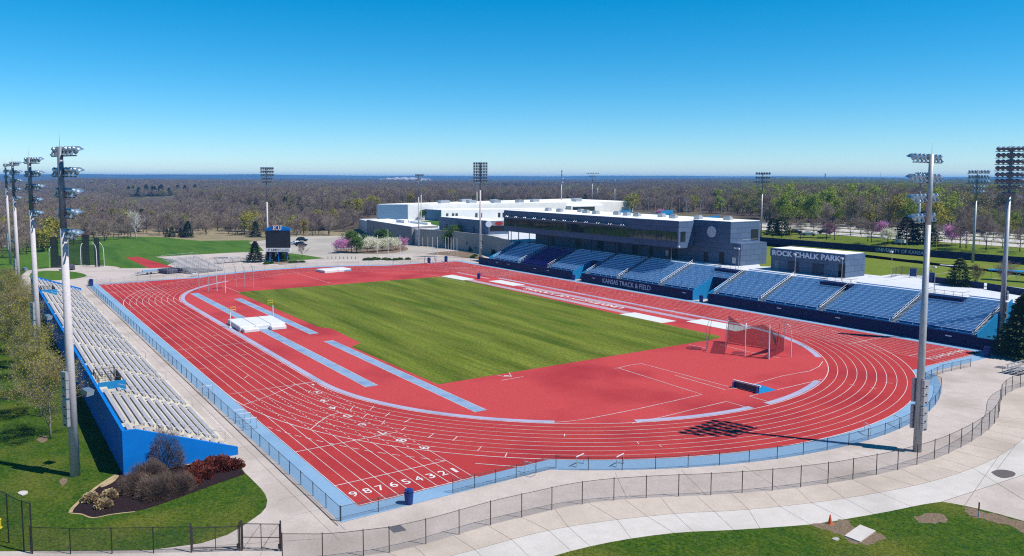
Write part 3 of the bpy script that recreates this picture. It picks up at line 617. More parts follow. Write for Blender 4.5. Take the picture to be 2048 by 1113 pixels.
def light_pole(label, x, y, z0, h, a, rows, gap, r0=.40, dark=.70, lower=None, boxes=(), cone=True, wide=.78, top=None, group='flood light poles round the track', up_m=None):
    rt = thing('light_pole', label, 'light pole', (x, y, z0), a, group)
    lower = lower or m_pconc; hd = h*dark; rad = lambda z: lerp(r0, r0*.55, z/h)
    mb = MB(); mb.tube([(0,0,-.2),(0,0,hd)], [rad(0), rad(hd)], 20); mb.build('lower_shaft', lower, rt, smooth=True)
    mb = MB(); mb.tube([(0,0,hd-.9),(0,0,h)], [rad(hd)*1.05, rad(h)], 14); mb.tube([(0,0,h),(0,0,h+1.3)], [.016,.006], 4); mb.build('upper_shaft', up_m or m_dsteel, rt, smooth=True)
    for i, n in enumerate(rows):
        z = h-.35-i*gap; w = (n-1)*wide+1.0
        mb = MB(); mb.obox((.30,0,z-.42), (.11,w,.11)); mb.obox((.12,0,z-.42), (.4,.14,.12)); arm = mb.build('cross_arm', m_dsteel, rt)
        for k in range(n): link('lamp_head', LAMP, arm, (.42, (k-(n-1)/2)*wide, z+.12))
    for (bz, ba, br) in boxes:
        link('equipment_box', EBOX, rt, (math.cos(ba)*(rad(bz)+.16+br), math.sin(ba)*(rad(bz)+.16+br), bz), ba)
    return rt
LB = lambda z, n, a: [(z+.78*i, a, 0) for i in range(n)]
def left_pole(label, x, y, h, rows, z1):
    p = light_pole(label, x, y, 0, h, -math.pi/2+.30, rows, 1.75, .41, .79, boxes=LB(z1, 3, .55*math.pi+math.pi/2)+LB(z1+2.5, 3, .55*math.pi+math.pi/2)+LB(z1, 3, math.pi*.52))
    mb = MB(); mb.tube([(0,0,0),(1.0,.3,0)], .07, 6); mb.tube([(1.0,.3,-.15),(1.05,.3,.35)], .05, 6); o = mb.build('bracket', m_black, p, loc=(.2,0,z1+2.3))
    mb = MB(); mb.obox((0,0,0), (.75,.75,.5), .3, .3); mb.build('flood_light', m_lamp, p, loc=(1.5,.4,z1+2.5))
    return p
left_pole('nearest concrete flood light pole on the left lawn with grey boxes', -19.3, 68.0, 28.6, [6,6,5,4,4], 4.6)
left_pole('second concrete flood light pole along the back of the left stand', 26.0, 67.9, 28.6, [6,6,6,4,4], 4.6)
left_pole('third concrete flood light pole along the back of the left stand', 93.7, 67.3, 29.1, [6,6,6,4,4], 4.6)
left_pole('farthest and leftmost concrete flood light pole beyond the left stand', 180, 65.9, 29.9, [6,6,6,4,4], 4.6)
light_pole('tall grey flood light pole on the paving outside the near bend', -57.1, .3, 0, 28.4, R_(8), [7,7,6,5], 1.85, .385, .80, m_steel, boxes=LB(2.2, 3, math.pi*.93)+LB(4.8, 3, math.pi*.93)+LB(2.2, 3, -.3)+LB(4.8, 3, -.3), wide=.98, up_m=m_steel)
light_pole('flood light pole standing behind the video board', 153.6, -2.4, 0, 29.3, math.pi+.25, [6,6,6,5,4], 1.02, .30, .66, m_pconc)
light_pole('flood light pole at the far end of the grandstand with seven lamp rows', 121.6, -61.7, 0, 31.2, math.pi-.5, [6]*7, .92, .36, .74, boxes=LB(3.2, 3, .3)+LB(5.8, 3, .3))
light_pole('flood light pole at the right end of the grandstand with eight lamp rows', -37.5, -60.1, 0, 31.2, math.pi*.6, [6,6,6,6,6,6,5,3], 1.0, .42, .78, m_steel, up_m=m_steel, wide=.66, boxes=LB(5.2, 2, 2.4)+LB(7.0, 2, 2.4)+LB(4.2, 1, 2.4))
def far_pole(label, px, D, ytop, zb, a, rows, gap=1.15, r0=.26, **k):
    x, y = AZ(px, D); dx, dy = x-CP[0], y-CP[1]; v = (CY-ytop)/CF; f = dx*_fw.x+dy*_fw.y; u = dx*_u2.x+dy*_u2.y
    h = CP[2]+(v*f-u)/(_u2.z-v*_fw.z)-zb
    return light_pole(label, x, y, zb, h, a, rows, gap, r0, .72, k.get('lower', m_steel), group='flood light poles beyond the grandstand', wide=k.get('wide', .8))
def ang_to_cam(px): return math.atan2(-( _fw+_r2*((px-1024)/CF)).y, -(_fw+_r2*((px-1024)/CF)).x)
ac = ang_to_cam
far_pole('tall blue grey flood light pole behind the dark pines on the bank', 1835, 274, 345, 8, ac(1835)+2.6, [6,6,6], 1.3, .40, wide=.72)
far_pole('flood light pole rising from the soccer field behind the small tree', 1947, 219, 341, 6.2, ac(1947)+2.5, [7,7,7,4,4], 1.2, .30)
far_pole('flood light pole behind the end wall of the press building', 1521, 272, 345, 6.2, ac(1521)+.2, [6,6,6], 1.35, .26)
far_pole('dark flood light pole seen edge on behind the press building roof', 1122, 456, 341, 6.2, ac(1122)+1.5, [5,5,5,5], 2.2, .34, wide=.6)
far_pole('double headed flood light pole beyond the press building roof, tallest of three', 1183, 560, 346, 6.2, ac(1183)+2.8, [8,5], 1.9, .3, wide=1.2)
far_pole('thin flood light pole right of the tallest one beyond the roof', 1194, 600, 359, 6.2, ac(1194)+2.8, [5,4], 1.9, .3, wide=1.2)
far_pole('double headed flood light pole in front of the white building end', 1228, 540, 359, 6.2, ac(1228)+2.8, [7,5], 1.9, .3, wide=1.1)
far_pole('pale light pole with a T shaped top in front of the limestone building', 838, 302, 349, 0, ac(838)+1.0, [5,2], 1.2, .26, lower=m_pconc, wide=1.2)
far_pole('shorter pale light pole just right of the T shaped one', 843, 335, 360, 6.2, ac(843)+2.6, [5,3], 1.0, .22, lower=m_pconc)
far_pole('thin flood light pole behind the seven row pole', 954, 400, 359, 6.2, ac(954)+2.6, [4,3], 1.2, .26, lower=m_pconc)
# small court lights
mb = MB(); mb.tube([(0,0,0),(0,0,1)], .012, 6); CP_SH = mb.mesh('shaft', m_steel)
mb = MB(); mb.box(-.15,-.9,-.05,.15,.9,.03); mb.box(-.35,-1.1,-.10,.35,-.55,.10); mb.box(-.35,.55,-.10,.35,1.1,.10); CP_HD = mb.mesh('twin_lamp', m_alu)
for i, (px, yt, yb) in enumerate([(1267,396,433),(1297,398,434),(1311,400,438),(1331,398,436),(1343,397,434),(1358,394,433),(1372,397,434),(1400,401,442),(1443,402,440),(1400-4,400,440)][:9]):
    (x, y), h = VP(px, yb, yt, 6.2); rt = thing('court_light', 'thin twin headed tennis court light beyond the press building roof', 'court light', (x, y, 6.2), ac(px), 'tennis court lights')
    s = link('shaft', CP_SH, rt); s.scale = (10, 10, h); link('twin_lamp', CP_HD, rt, (0,0,h))
def windscreen(label, L, h):
    P = gl(L, 6.2); rt = thing('windscreen_fence', label, 'fence', (P[0][0], P[0][1], 6.2), group='blue windscreens of the tennis courts')
    mb = MB()
    for a, b in zip(P[:-1], P[1:]):
        n = Vector((b[1]-a[1], a[0]-b[0])).normalized()*.03
        mb.prism([(a[0]-P[0][0],a[1]-P[0][1]),(b[0]-P[0][0],b[1]-P[0][1]),(b[0]-P[0][0]+n.x,b[1]-P[0][1]+n.y),(a[0]-P[0][0]+n.x,a[1]-P[0][1]+n.y)], .1, h)
    mb.build('screen', m_blue2, rt)
    for p in P: mb = MB(); mb.tube([(p[0]-P[0][0],p[1]-P[0][1],0),(p[0]-P[0][0],p[1]-P[0][1],h+.2)], .06, 6); mb.build('post', m_steel, rt)
windscreen('blue tennis windscreen with a pink tree in front', [(1296,443),(1343,443)], 3.6)
windscreen('tall blue tennis windscreen nearest the roof edge', [(1322,445),(1345,442)], 5.2)
windscreen('blue tennis windscreen right of the court lights', [(1412,449),(1440,446)], 3.4)
windscreen('blue windscreen at the right end of the white building', [(1238,436),(1262,435)], 3.6)

# ---------------------------------------------------------------- left stand
def yzprism(mb, poly, x0, x1):
    n = len(poly); v = [(x0,p[0],p[1]) for p in poly]+[(x1,p[0],p[1]) for p in poly]
    a = sum(poly[i][0]*poly[(i+1)%n][1]-poly[(i+1)%n][0]*poly[i][1] for i in range(n))
    A, B = tuple(range(n)), tuple(range(2*n-1, n-1, -1)); fs = [A[::-1] if (a > 0) == (x1 > x0) else A, B[::-1] if (a > 0) == (x1 > x0) else B]
    for i in range(n):
        j = (i+1)%n; q = (i, j, n+j, n+i); fs.append(q if (a > 0) == (x1 > x0) else q[::-1])
    mb.add(v, fs)
st = thing('left_stand', 'long open stand with blue painted walls and rows of aluminium benches', 'stand', (0,0,0)); st.name = 'bleacher_stand'
NR = 11; D_ = .815; RI = .315; Yf = 55.15; Zf = .42
mb = MB()
yzprism(mb, [(55.0,0),(64.2,0),(64.2,Zf+RI*(NR-1)+.02)]+[p for i in range(NR-1,-1,-1) for p in ((Yf+D_*(i+1) if i < NR-1 else 64.2, Zf+RI*i),(Yf+D_*i, Zf+RI*i))]+[(55.0, Zf)], -21.5, 107.3)
mb.v = mb.v; mb.build('concrete_steps', m_bconc, st)
mb = MB()
cap = [(54.7,0),(64.5,0),(64.5,4.02),(63.4,3.98),(54.7,.72)]
yzprism(mb, cap, -21.8, -21.5-.002); yzprism(mb, cap, 107.302, 107.6); mb.box(-21.498, 64.2, 0, 107.3, 64.5, 4.02)
mb.build('blue_wall', m_blue, st)
AIS = [-18.6, -4.6, 9.8, 24.2, 38.6, 52.6, 67, 81.2, 95.2]; XS = [-21.2]+AIS+[107.1]
BEN = {}
def bench_mesh(L, m, seat=.42, depth=.28, nm='bench', foot=True):
    key = (round(L,2), m.name, nm)
    if key in BEN: return BEN[key]
    mb = MB(); mb.box(0, -.03 if foot else 0, seat-.05, L, depth+(.02 if foot else 0), seat)
    k = max(2, int(L/4)+1)
    for i in range(k): x = .25+(L-.5)*i/(k-1); mb.box(x-.025, -.02, 0, x+.025, .10, seat-.05)
    BEN[key] = mb.mesh(nm, m); return BEN[key]
far_b = MB()
for s in range(len(XS)-1):
    a, b = XS[s]+(.65 if s else 0), XS[s+1]-(.65 if s < len(XS)-2 else 0)
    for i in range(NR):
        if -5.5 < a < -3 and i > 8: a2 = 3.6
        else: a2 = a
        y, z = Yf+D_*i+.38, Zf+RI*i
        if s == len(XS)-2: far_b.box(a, y-.03, z+.31, b, y+.30, z+.36)
        else: link('bench', bench_mesh(b-a2, m_bench, .36), st, (a2, y, z))
tag(far_b.build('benches', m_bench, st), kind='stuff')
mb = MB()                                              # one rail set, shared by the aisles
for (i0, i1) in ((0,2),(3,5),(6,8)):
    for off in (0,):
        pts = []
        for i in (i0, i1): pts.append((0, D_*i+.3, RI*i+.92))
        q0, q1 = (0, D_*i0-.1, RI*i0+.92), (0, D_*(i1+1)-.1, RI*(i1+.9)+.92)
        mb.tube([(0, q0[1], RI*i0), q0, q1, (0, q1[1], RI*i1)], .03, 5); mb.tube([(0,(q0[1]+q1[1])/2,RI*(i0+i1)/2),(0,(q0[1]+q1[1])/2,RI*(i0+i1)/2+1.05)], .025, 5); mb.tube([(0,q0[1],q0[2]-.45),(0,q1[1],q1[2]-.45)], .018, 4)
HR = mb.mesh('handrail', m_steel)
mb = MB(); [mb.box(-.6, D_*i-.25, RI*i-.16, .6, D_*i, RI*i) for i in range(1, NR)]; AST = mb.mesh('aisle_stairs', m_bconc)
for x in AIS: link('handrail', HR, st, (x, Yf, Zf)); link('aisle_stairs', AST, st, (x, Yf, Zf))
def railbox(mb, x0, x1, y0, y1, z, h=1.05, n=10):
    P = [(x0,y0),(x1,y0),(x1,y1),(x0,y1)]
    for a, b in zip(P, P[1:]+P[:1]):
        mb.tube([(a[0],a[1],z+h),(b[0],b[1],z+h)], .03, 5); mb.tube([(a[0],a[1],z+.1),(b[0],b[1],z+.1)], .02, 4)
        l = math.hypot(b[0]-a[0], b[1]-a[1]); k = max(2, int(l/.28))
        for i in range(k+1): t = i/k; mb.tube([(lerp(a[0],b[0],t),lerp(a[1],b[1],t),z),(lerp(a[0],b[0],t),lerp(a[1],b[1],t),z+h)], .012 if 0 < i < k else .035, 4, cap=False)
for x0 in (-1.8, 82.6):
    mb = MB(); railbox(mb, x0, x0+1.9, 61.8, 63.9, Zf+RI*9); railbox(mb, x0+3.0, x0+4.9, 61.8, 63.9, Zf+RI*9); mb.build('stair_railing', m_black, st)
    mb = MB(); mb.box(x0-.9, 61.4, Zf+RI*8, x0-.75, 64.1, Zf+RI*9+.8); mb.build('blue_side_wall', m_blue2, st)
    mb = MB(); mb.box(x0+1.9, 61.5, Zf+RI*8, x0+4.9, 61.62, Zf+RI*8+1.1); mb.build('dark_screen', m_brown, st)

# ---------------------------------------------------------------- grandstand on the right
NG = 13; DG = .807; RG = .323; YG = -53.85; ZG = 1.98
def section(rt, x0, x1, seatm, stepm, ext=None, gap=None):
    """ext=(xa, xb): rows above the tunnel reach xa..xb; gap: the upper rows stop for a platform"""
    mb = MB()
    def steps(xa, xb, i0, i1):
        poly = [(YG-DG*i0, ZG-.45 if i0 == 0 else ZG+RG*i0-.5)]
        for i in range(i0, i1): poly += [(YG-DG*i, ZG+RG*i), (YG-DG*(i+1), ZG+RG*i)]
        poly += [(YG-DG*i1, ZG+RG*i0-.5)]
        yzprism(mb, poly, xa, xb)
    steps(x0, x1, 0, NG)
    if ext: steps(ext[0], ext[1], 7, NG)
    rt = mb.build('seating_steps', stepm, rt)
    for i in range(NG):
        a, b = x0+.05, x1-.05
        if ext and i >= 7: a, b = min(a, ext[0]+.05), max(b, ext[1]-.05)
        if gap and i >= 10:
            for p, q in ((a, gap[0]), (gap[1], b)):
                if q-p > .8: link('bench', gbench(q-p, seatm), rt, (p, YG-DG*i-.62, ZG+RG*i))
        else: link('bench', gbench(b-a, seatm), rt, (a, YG-DG*i-.62, ZG+RG*i))
def gbench(L, m):
    key = ('g', round(L,2), m.name)
    if key in BEN: return BEN[key]
    mb = MB(); mb.box(0, 0, .38, L, .27, .43); mb.box(0, -.06, .52, L, -.03, .72) 
    k = max(2, int(L/2.1)+1)
    for i in range(k): x = .1+(L-.2)*i/(k-1); mb.box(x-.03, .02, 0, x+.03, .2, .38)
    BEN[key] = mb.mesh('bench', m); return BEN[key]
m_aisle = mat('pale_stair', (.42,.46,.50), (.34,.38,.42), 3, .8)
mb = MB()
for i in range(NG):
    mb.box(-.62, YG-DG*i-.02, ZG+RG*i-.1, .62, YG-DG*i-.30, ZG+RG*i+.012); mb.box(-.62, YG-DG*i-.42, ZG+RG*i-.1, .62, YG-DG*i-.66, ZG+RG*i+.17)
GST = mb.mesh('aisle_stairs', m_aisle)
mb = MB()
for dx in (-.0,):
    p0, p1 = (dx, YG-.1, ZG+.95), (dx, YG-DG*NG, ZG+RG*NG+.95); mb.tube([p0, p1], .035, 5); mb.tube([(dx,p0[1],p0[2]-.4),(dx,p1[1],p1[2]-.4)], .025, 4)
    for i in range(0, NG+1, 2): mb.tube([(dx, YG-DG*i-.1, ZG+RG*i-.05),(dx, YG-DG*i-.1, ZG+RG*i+.98)], .03, 5)
GHR = mb.mesh('handrail', m_steel)
def aisle(rt, x): link('aisle_stairs', GST, rt, (x,0,0)); link('handrail', GHR, rt, (x-.05,0,0))
def sidewall(mb, x0, x1, back=-58.9, zb=4.55): yzprism(mb, [(-52.79,0),(-52.79,2.12),(back,zb),(back,0)], x0, x1)
GRP = 'blue seating blocks of the grandstand'
# far block
g1 = thing('grandstand_block', 'far block of blue benches with a royal blue middle section', 'grandstand', (0,0,0), group=GRP)
section(g1, 89.1, 101.2, m_seat, m_step); section(g1, 75.3, 87.8, m_royal, m_royst); section(g1, 62.5, 74.0, m_seat, m_step, ext=(58.9, 62.5))
for x in (88.45, 74.65, 101.85): aisle(g1, x)
mb = MB(); mb.box(62.5,-52.8,0,108.3,-53.1,2.08); mb.box(62.5,-53.1,1.5,102.5,-53.86,1.6); mb.build('front_wall', m_navyD, g1)
mb = MB(); sidewall(mb, 62.3, 62.5); mb.build('blue_side_wall', m_blue2, g1); mb = MB(); yzprism(mb, [(-53.1,0),(-53.1,2.6),(-64.2,7.1),(-64.2,0)], 102.5, 102.75); mb.build('blue_side_wall', m_blue2, g1)
mb = MB(); mb.box(58.9,-58.9,0,62.3,-59.05,4.6); mb.build('tunnel_back_wall', m_navyD, g1)
# middle block
g2 = thing('grandstand_block', 'middle block of blue benches above the KANSAS TRACK & FIELD wall', 'grandstand', (0,0,0), group=GRP)
section(g2, 46.9, 57.6, m_seat, m_step); section(g2, 32.7, 45.6, m_seat, m_step); section(g2, 21.3, 31.4, m_seat, m_step, ext=(16.9, 21.3), gap=(17.4, 23.2))
for x in (58.2, 46.25, 32.05): aisle(g2, x)
mb = MB(); mb.box(21.2,-52.8,0,58.9,-53.1,2.08); mb.box(21.2,-53.1,1.5,58.7,-53.86,1.6); mb.build('front_wall', m_navyD, g2)
for q in (58.7, 21.0): mb = MB(); sidewall(mb, q, q+.2); mb.build('blue_side_wall', m_blue2, g2)
mb = MB(); mb.box(16.9,-58.9,0,21.0,-59.05,4.6); mb.build('tunnel_back_wall', m_navyD, g2)
m_serif = mat('silver_letter', (.62,.66,.78), (.55,.59,.70), 3, .5, ak=1)
lettering('wall_letters', 'KANSAS TRACK & FIELD', 16.6, 1.15, .05, m_serif, g2, (42.2,-52.79,.55), (-1,0,0), (0,0,1))
# near block
g3 = thing('grandstand_block', 'near block of blue benches ending at the right hand light pole', 'grandstand', (0,0,0), group=GRP)
section(g3, 4.95, 15.6, m_seat, m_step); section(g3, -8.3, 3.65, m_seat, m_step, gap=(-9.9,-3.4)); section(g3, -22.4, -9.7, m_seat, m_step); section(g3, -36.0, -23.7, m_seat, m_step, gap=(-30.4,-24.3))
for x in (16.25, 4.3, -9.0, -23.05, -36.4): aisle(g3, x)
mb = MB(); mb.box(16.9,-52.8,0,-37.0,-53.1,2.0); mb.box(-37.0,-52.8,0,-40.3,-53.1,1.8); mb.box(16.7,-53.1,1.5,-36.9,-53.86,1.58); mb.build('front_wall', m_navyD, g3)
mb = MB(); sidewall(mb, 16.7, 16.9); mb.build('blue_side_wall', m_blue2, g3); mb = MB(); yzprism(mb, [(-53.1,0),(-53.1,2.3),(-64.2,6.75),(-64.2,0)], -37.2, -37.0); mb.build('blue_side_wall', m_blue2, g3)
for rt, xs in ((g1, (98, 92, 79, 73)), (g2, (54, 23.6)), (g3, (-1, -13.5, -33))):
    for x in xs: mb = MB(); mb.box(x-.5,-52.795,1.25,x+.5,-52.77,1.42); mb.build('sign_plate', m_letter, rt)
for rt, (xa, xb) in ((g2, (17.4, 23.2)), (g3, (-9.9, -3.4)), (g3, (-30.4, -24.3))):
    mb = MB(); mb.box(xa, -61.9, 5.0, xb, -64.25, 6.16); mb.build('platform', m_navyD, rt)
    mb = MB(); P = [(xa,-64.2),(xa,-61.95),(xb,-61.95),(xb,-64.2)]
    for a, b in zip(P[:-1], P[1:]): mb.tube([(a[0],a[1],7.2),(b[0],b[1],7.2)], .03, 5); mb.tube([(a[0],a[1],6.7),(b[0],b[1],6.7)], .02, 4)
    for i in range(5): x = lerp(xa, xb, i/4); mb.tube([(x,-61.95,6.16),(x,-61.95,7.2)], .03, 5)
    mb.build('platform_railing', m_black, rt)

# ---------------------------------------------------------------- press building
m_clad = mat('blue_grey_cladding', (.105,.128,.195), (.09,.11,.172), .8, .38, spec=.6)
def cladmat():
    """metal panels with thin dark joints, set out in metres"""
    m = bpy.data.materials.new('panel_cladding'); m.use_nodes = True; t = m.node_tree; N = t.nodes; L = t.links; b = N['Principled BSDF']
    ge = N.new('ShaderNodeNewGeometry'); sp = N.new('ShaderNodeSeparateXYZ'); L.new(ge.outputs['Position'], sp.inputs[0])
    ad = N.new('ShaderNodeMath'); ad.operation = 'ADD'; L.new(sp.outputs[0], ad.inputs[0]); L.new(sp.outputs[1], ad.inputs[1])
    cb = N.new('ShaderNodeCombineXYZ'); L.new(ad.outputs[0], cb.inputs[0]); L.new(sp.outputs[2], cb.inputs[1])
    br = N.new('ShaderNodeTexBrick'); br.inputs['Scale'].default_value = 1; br.inputs['Brick Width'].default_value = 2.9; br.inputs['Row Height'].default_value = 1.22; br.inputs['Mortar Size'].default_value = .035
    br.inputs['Color1'].default_value = (.085,.125,.205,1); br.inputs['Color2'].default_value = (.070,.106,.178,1); br.inputs['Mortar'].default_value = (.03,.04,.07,1); L.new(cb.outputs[0], br.inputs[0])
    L.new(br.outputs[0], b.inputs['Base Color']); b.inputs['Roughness'].default_value = .5; b.inputs['Specular IOR Level'].default_value = .2
    return m
m_panels = cladmat()
pb = thing('press_building', 'long dark clad press building with a jutting window storey over the stand', 'building', (0,0,0))
mb = MB(); mb.box(26.15,-70.4,11.22,110,-80.9,16.1); mb.build('upper_wall', m_panels, pb)
mb = MB(); mb.box(23.1,-70.41,6.15,70.7,-79.6,11.3); mb.box(73.5,-70.41,6.15,103,-79.6,11.3); mb.box(70.7,-70.41,8.7,73.5,-79.6,11.3); mb.build('ground_floor_wall', m_panels, pb)
mb = MB(); yzprism(mb, [(-62.05,9.75),(-62.05,16.1),(-67.2,16.1),(-65.0,9.75)], 34.5, 108.3); yzprism(mb, [(-65.0,9.76),(-67.2,16.09),(-70.39,16.09),(-70.39,9.76)], 37.6, 108.29); mb.build('jutting_storey', m_panels, pb)
mb = MB(); mb.box(26.3,-70.5,16.1,109.9,-80.8,16.22); mb.box(37.8,-62.2,16.1,108.1,-70.5,16.22); mb.box(34.6,-62.2,16.1,37.8,-67.0,16.22); rf_ = mb.build('roof', m_whiteroof, pb)
mb = MB(); mb.box(0,-.02,0,1.58,.03,2.2); mb.cur = 1; mb.box(1.58,-.02,0,1.66,.06,2.2); WIN = mb.mesh('window', [m_glass, m_black])
for i in range(44): link('window', WIN, pb, (35.0+i*1.66, -62.03, 11.35))
mb = MB(); mb.box(34.505,-62.7,11.25,34.47,-64.4,13.65); mb.build('side_window', m_glass, pb)
mb = MB(); mb.box(26.16,-77.6,11.6,26.1,-80.2,14.2); mb.build('end_window', m_black, pb)
mb = MB(); mb.box(52,-60.95,14.2,105.3,-62.05,14.28); aw_ = mb.build('awning', m_alu, pb)
for i in range(12):
    x = 52.6+i*4.75; mb = MB(); mb.tube([(x,-61.0,14.28),(x+.3,-62.05,14.95)], .05, 5); mb.tube([(x+.9,-61.0,14.28),(x+1.2,-62.05,14.95)], .05, 5); mb.build('awning_bracket', m_alu, aw_)
for i in range(8): x = 38+i*9.6; mb = MB(); mb.tube([(x,-62.7,6.19),(x,-62.7,9.75)], .12, 8); mb.build('column', m_black, pb)
for x, y in ((111.8,-66.1),(106.8,-66.6)): mb = MB(); mb.tube([(x,y,6.19),(x,y,9.75)], .14, 8); mb.build('column', m_steel, pb)
for x, w, z1 in ((33.5,1.3,8.6),(28.6,1.5,8.9),(52,1.2,8.4),(58,2.4,8.5),(64,1.2,8.4),(82,2.4,8.5),(94,1.2,8.4),(44,2.6,8.6)):
    mb = MB(); mb.box(x-w/2,-70.39,6.22,x+w/2,-70.36,z1); mb.build('door', m_black, pb)
mb = MB(); mb.tube([(31.85,-70.30,13.55),(31.85,-70.395,13.55)], 1.32, 40); mb.build('emblem_disc', m_letter, pb)
mb = MB(); mb.tube([(31.85,-70.27,13.55),(31.85,-70.33,13.55)], 1.18, 40); mb.build('emblem_face', m_vinyl, pb)
for x, y in ((24.9,-70.36),(46.2,-70.3)): mb = MB(); mb.obox((x,y,7.3),(1.0,.12,1.4)); mb.build('notice_board', m_alu, pb)
mb = MB(); mb.box(-.9,-.7,0,.9,.7,.75); mb.box(-.7,-.5,.75,.7,.5,.95); mb.cur = 1; mb.box(-.92,-.4,.15,.92,.4,.6); RTU = mb.mesh('rooftop_unit', [m_alu, m_steel])
for i, (x, y) in enumerate([(96,-70),(89,-69),(84,-73),(78,-70),(72,-68.5),(66,-71),(61,-70),(56,-69),(50,-72),(44,-70),(38.5,-73),(31,-75)]): link('rooftop_unit', RTU, rf_, (x, y, 16.22), .2*(i%2))
mb = MB(); mb.tube([(23.1,-76,11.3),(23.1,-76,12.2)], .03, 5); mb.tube([(23.1,-71,11.3),(23.1,-71,12.2)], .03, 5); mb.tube([(23.1,-71,12.2),(23.1,-76,12.2)], .03, 5); mb.build('ledge_railing', m_steel, pb)
for x, y in ((34.3,-62.0),(24.5,-70.2)): mb = MB(); mb.obox((x,y-0.0,10.2),(.5,.4,.35)); mb.build('security_camera', m_vinyl, pb)
rc = thing('service_building', 'small dark clad building with ROCK CHALK PARK in big letters', 'building', (0,0,0))
mb = MB(); mb.box(-3.2,-70.5,6.15,14.8,-77.3,9.2); mb.build('lower_wall', m_panels, rc)
mb = MB(); mb.box(-3.2,-70.35,9.2,14.95,-77.3,10.9); mb.build('fascia', m_panels, rc)
mb = MB(); mb.box(-3.0,-70.6,10.9,14.7,-77.1,10.99); mb.build('roof', m_whiteroof, rc)
lettering('sign_letters', 'ROCK CHALK PARK', 16.6, 1.15, .12, m_letter, rc, (6.0,-70.34,9.45), (-1,0,0), (0,0,1), off=.028)
for x, w, z1, m in ((13.3,1.1,8.4,m_panel),(-2.4,1.4,8.9,m_black),(-2.2,1.0,7.5,m_panel),(9,2.8,8.5,m_navy),(3,2.8,8.5,m_navy)): mb = MB(); mb.box(x-w/2,-70.49,6.2,x+w/2,-70.46,z1); mb.build('door', m, rc)
mb = MB(); mb.tube([(0,0,0),(0,0,4.2)], .05, 6); mb.obox((0,.05,4.3), (.5,.35,.35)); PLAMP = None
def path_lamp(label, x, y, h=4.3, z=6.19):
    rt = thing('path_lamp', label, 'lamp', (x, y, z), group='lamps on the terrace'); mb = MB(); mb.tube([(0,0,0),(0,0,h)], .06, 8); mb.build('pole', m_steel, rt)
    mb = MB(); mb.obox((.1,.1,h+.1), (.55,.4,.32)); mb.build('lamp_shade', m_vinyl, rt)
path_lamp('pale lamp post below the slanted end of the press building', 41.4-2.2, -64.6)
path_lamp('pale lamp post at the low corner of the press building', 20.1, -66.2)
path_lamp('pale lamp post in front of the ROCK letters', 4.6, -65.0); path_lamp('pale lamp post in front of the PARK letters', -5.4, -66.0)
x, y = G(1782,556,6.2); path_lamp('slim dark lamp post by the soccer field fence', x, y, 5.2)
x, y = G(1868,588,6.2); path_lamp('slim lamp post behind the near seating block', x, y, 4.6)
# terrace furniture
fence('black panel fence by the soccer field edge', gl([(1782,556),(1800,551),(1850,556),(1862,560)], 6.2), 1.9, m_black, m_net, group='fences by the soccer field', z=6.19)
for i, L in enumerate([[(1858,563),(1870,566),(1968,578)], [(1975,579),(2100,600)]]):
    P = gl(L, 6.2); rt = thing('barrier_wall', ['navy covered barrier in front of the round green tree', 'navy covered barrier right of the light pole'][i], 'barrier', (P[0][0],P[0][1],6.19), group='navy barriers of the soccer field'); mb = MB()
    for a, b in zip(P[:-1], P[1:]): mb.prism([(a[0]-P[0][0],a[1]-P[0][1]),(b[0]-P[0][0],b[1]-P[0][1]),(b[0]-P[0][0]+.05,b[1]-P[0][1]+.2),(a[0]-P[0][0]+.05,a[1]-P[0][1]+.2)], 0, 1.15)
    mb.build('panel', m_navyD, rt)
sw = thing('soccer_wall', 'long navy wall with UNIVERSITY OF KANSAS behind the soccer field', 'wall', (0,-129,6.2))
mb = MB(); mb.box(-95,-.1,-.1,100,.1,1.75); mb.build('wall_panel', m_navyD, sw)
lettering('wall_letters', 'UNIVERSITY OF KANSAS', 13.8, .95, .04, m_serif, sw, (18.6,.11,.35), (-1,0,0), (0,0,1))
mb = MB(); mb.tube([(0,0,0),(0,0,6.2)], .07, 6); YP = mb.mesh('pole', m_yel)
for px, py in [(1535,478),(1579,484),(1625,488),(1672,490),(1722,495),(1776,500),(1795,502),(1813,502),(1872,506),(1935,512),(2003,517)]:
    x, y = G(px, py, 7); o = link('net_pole', YP, None, (x, min(y,-131.5), 6.2), 0, (.75,.75,.78)); tag(o, 'slender yellow ball net pole on the grass bank behind the navy wall', 'pole', 'yellow ball net poles')
fence('thin fence along the top of the grass bank', [(120,-155.5),(-90,-155.5)], 1.5, m_black, m_meshL, group='fences by the soccer field', z=8.05, d=3.2, pr=.03)

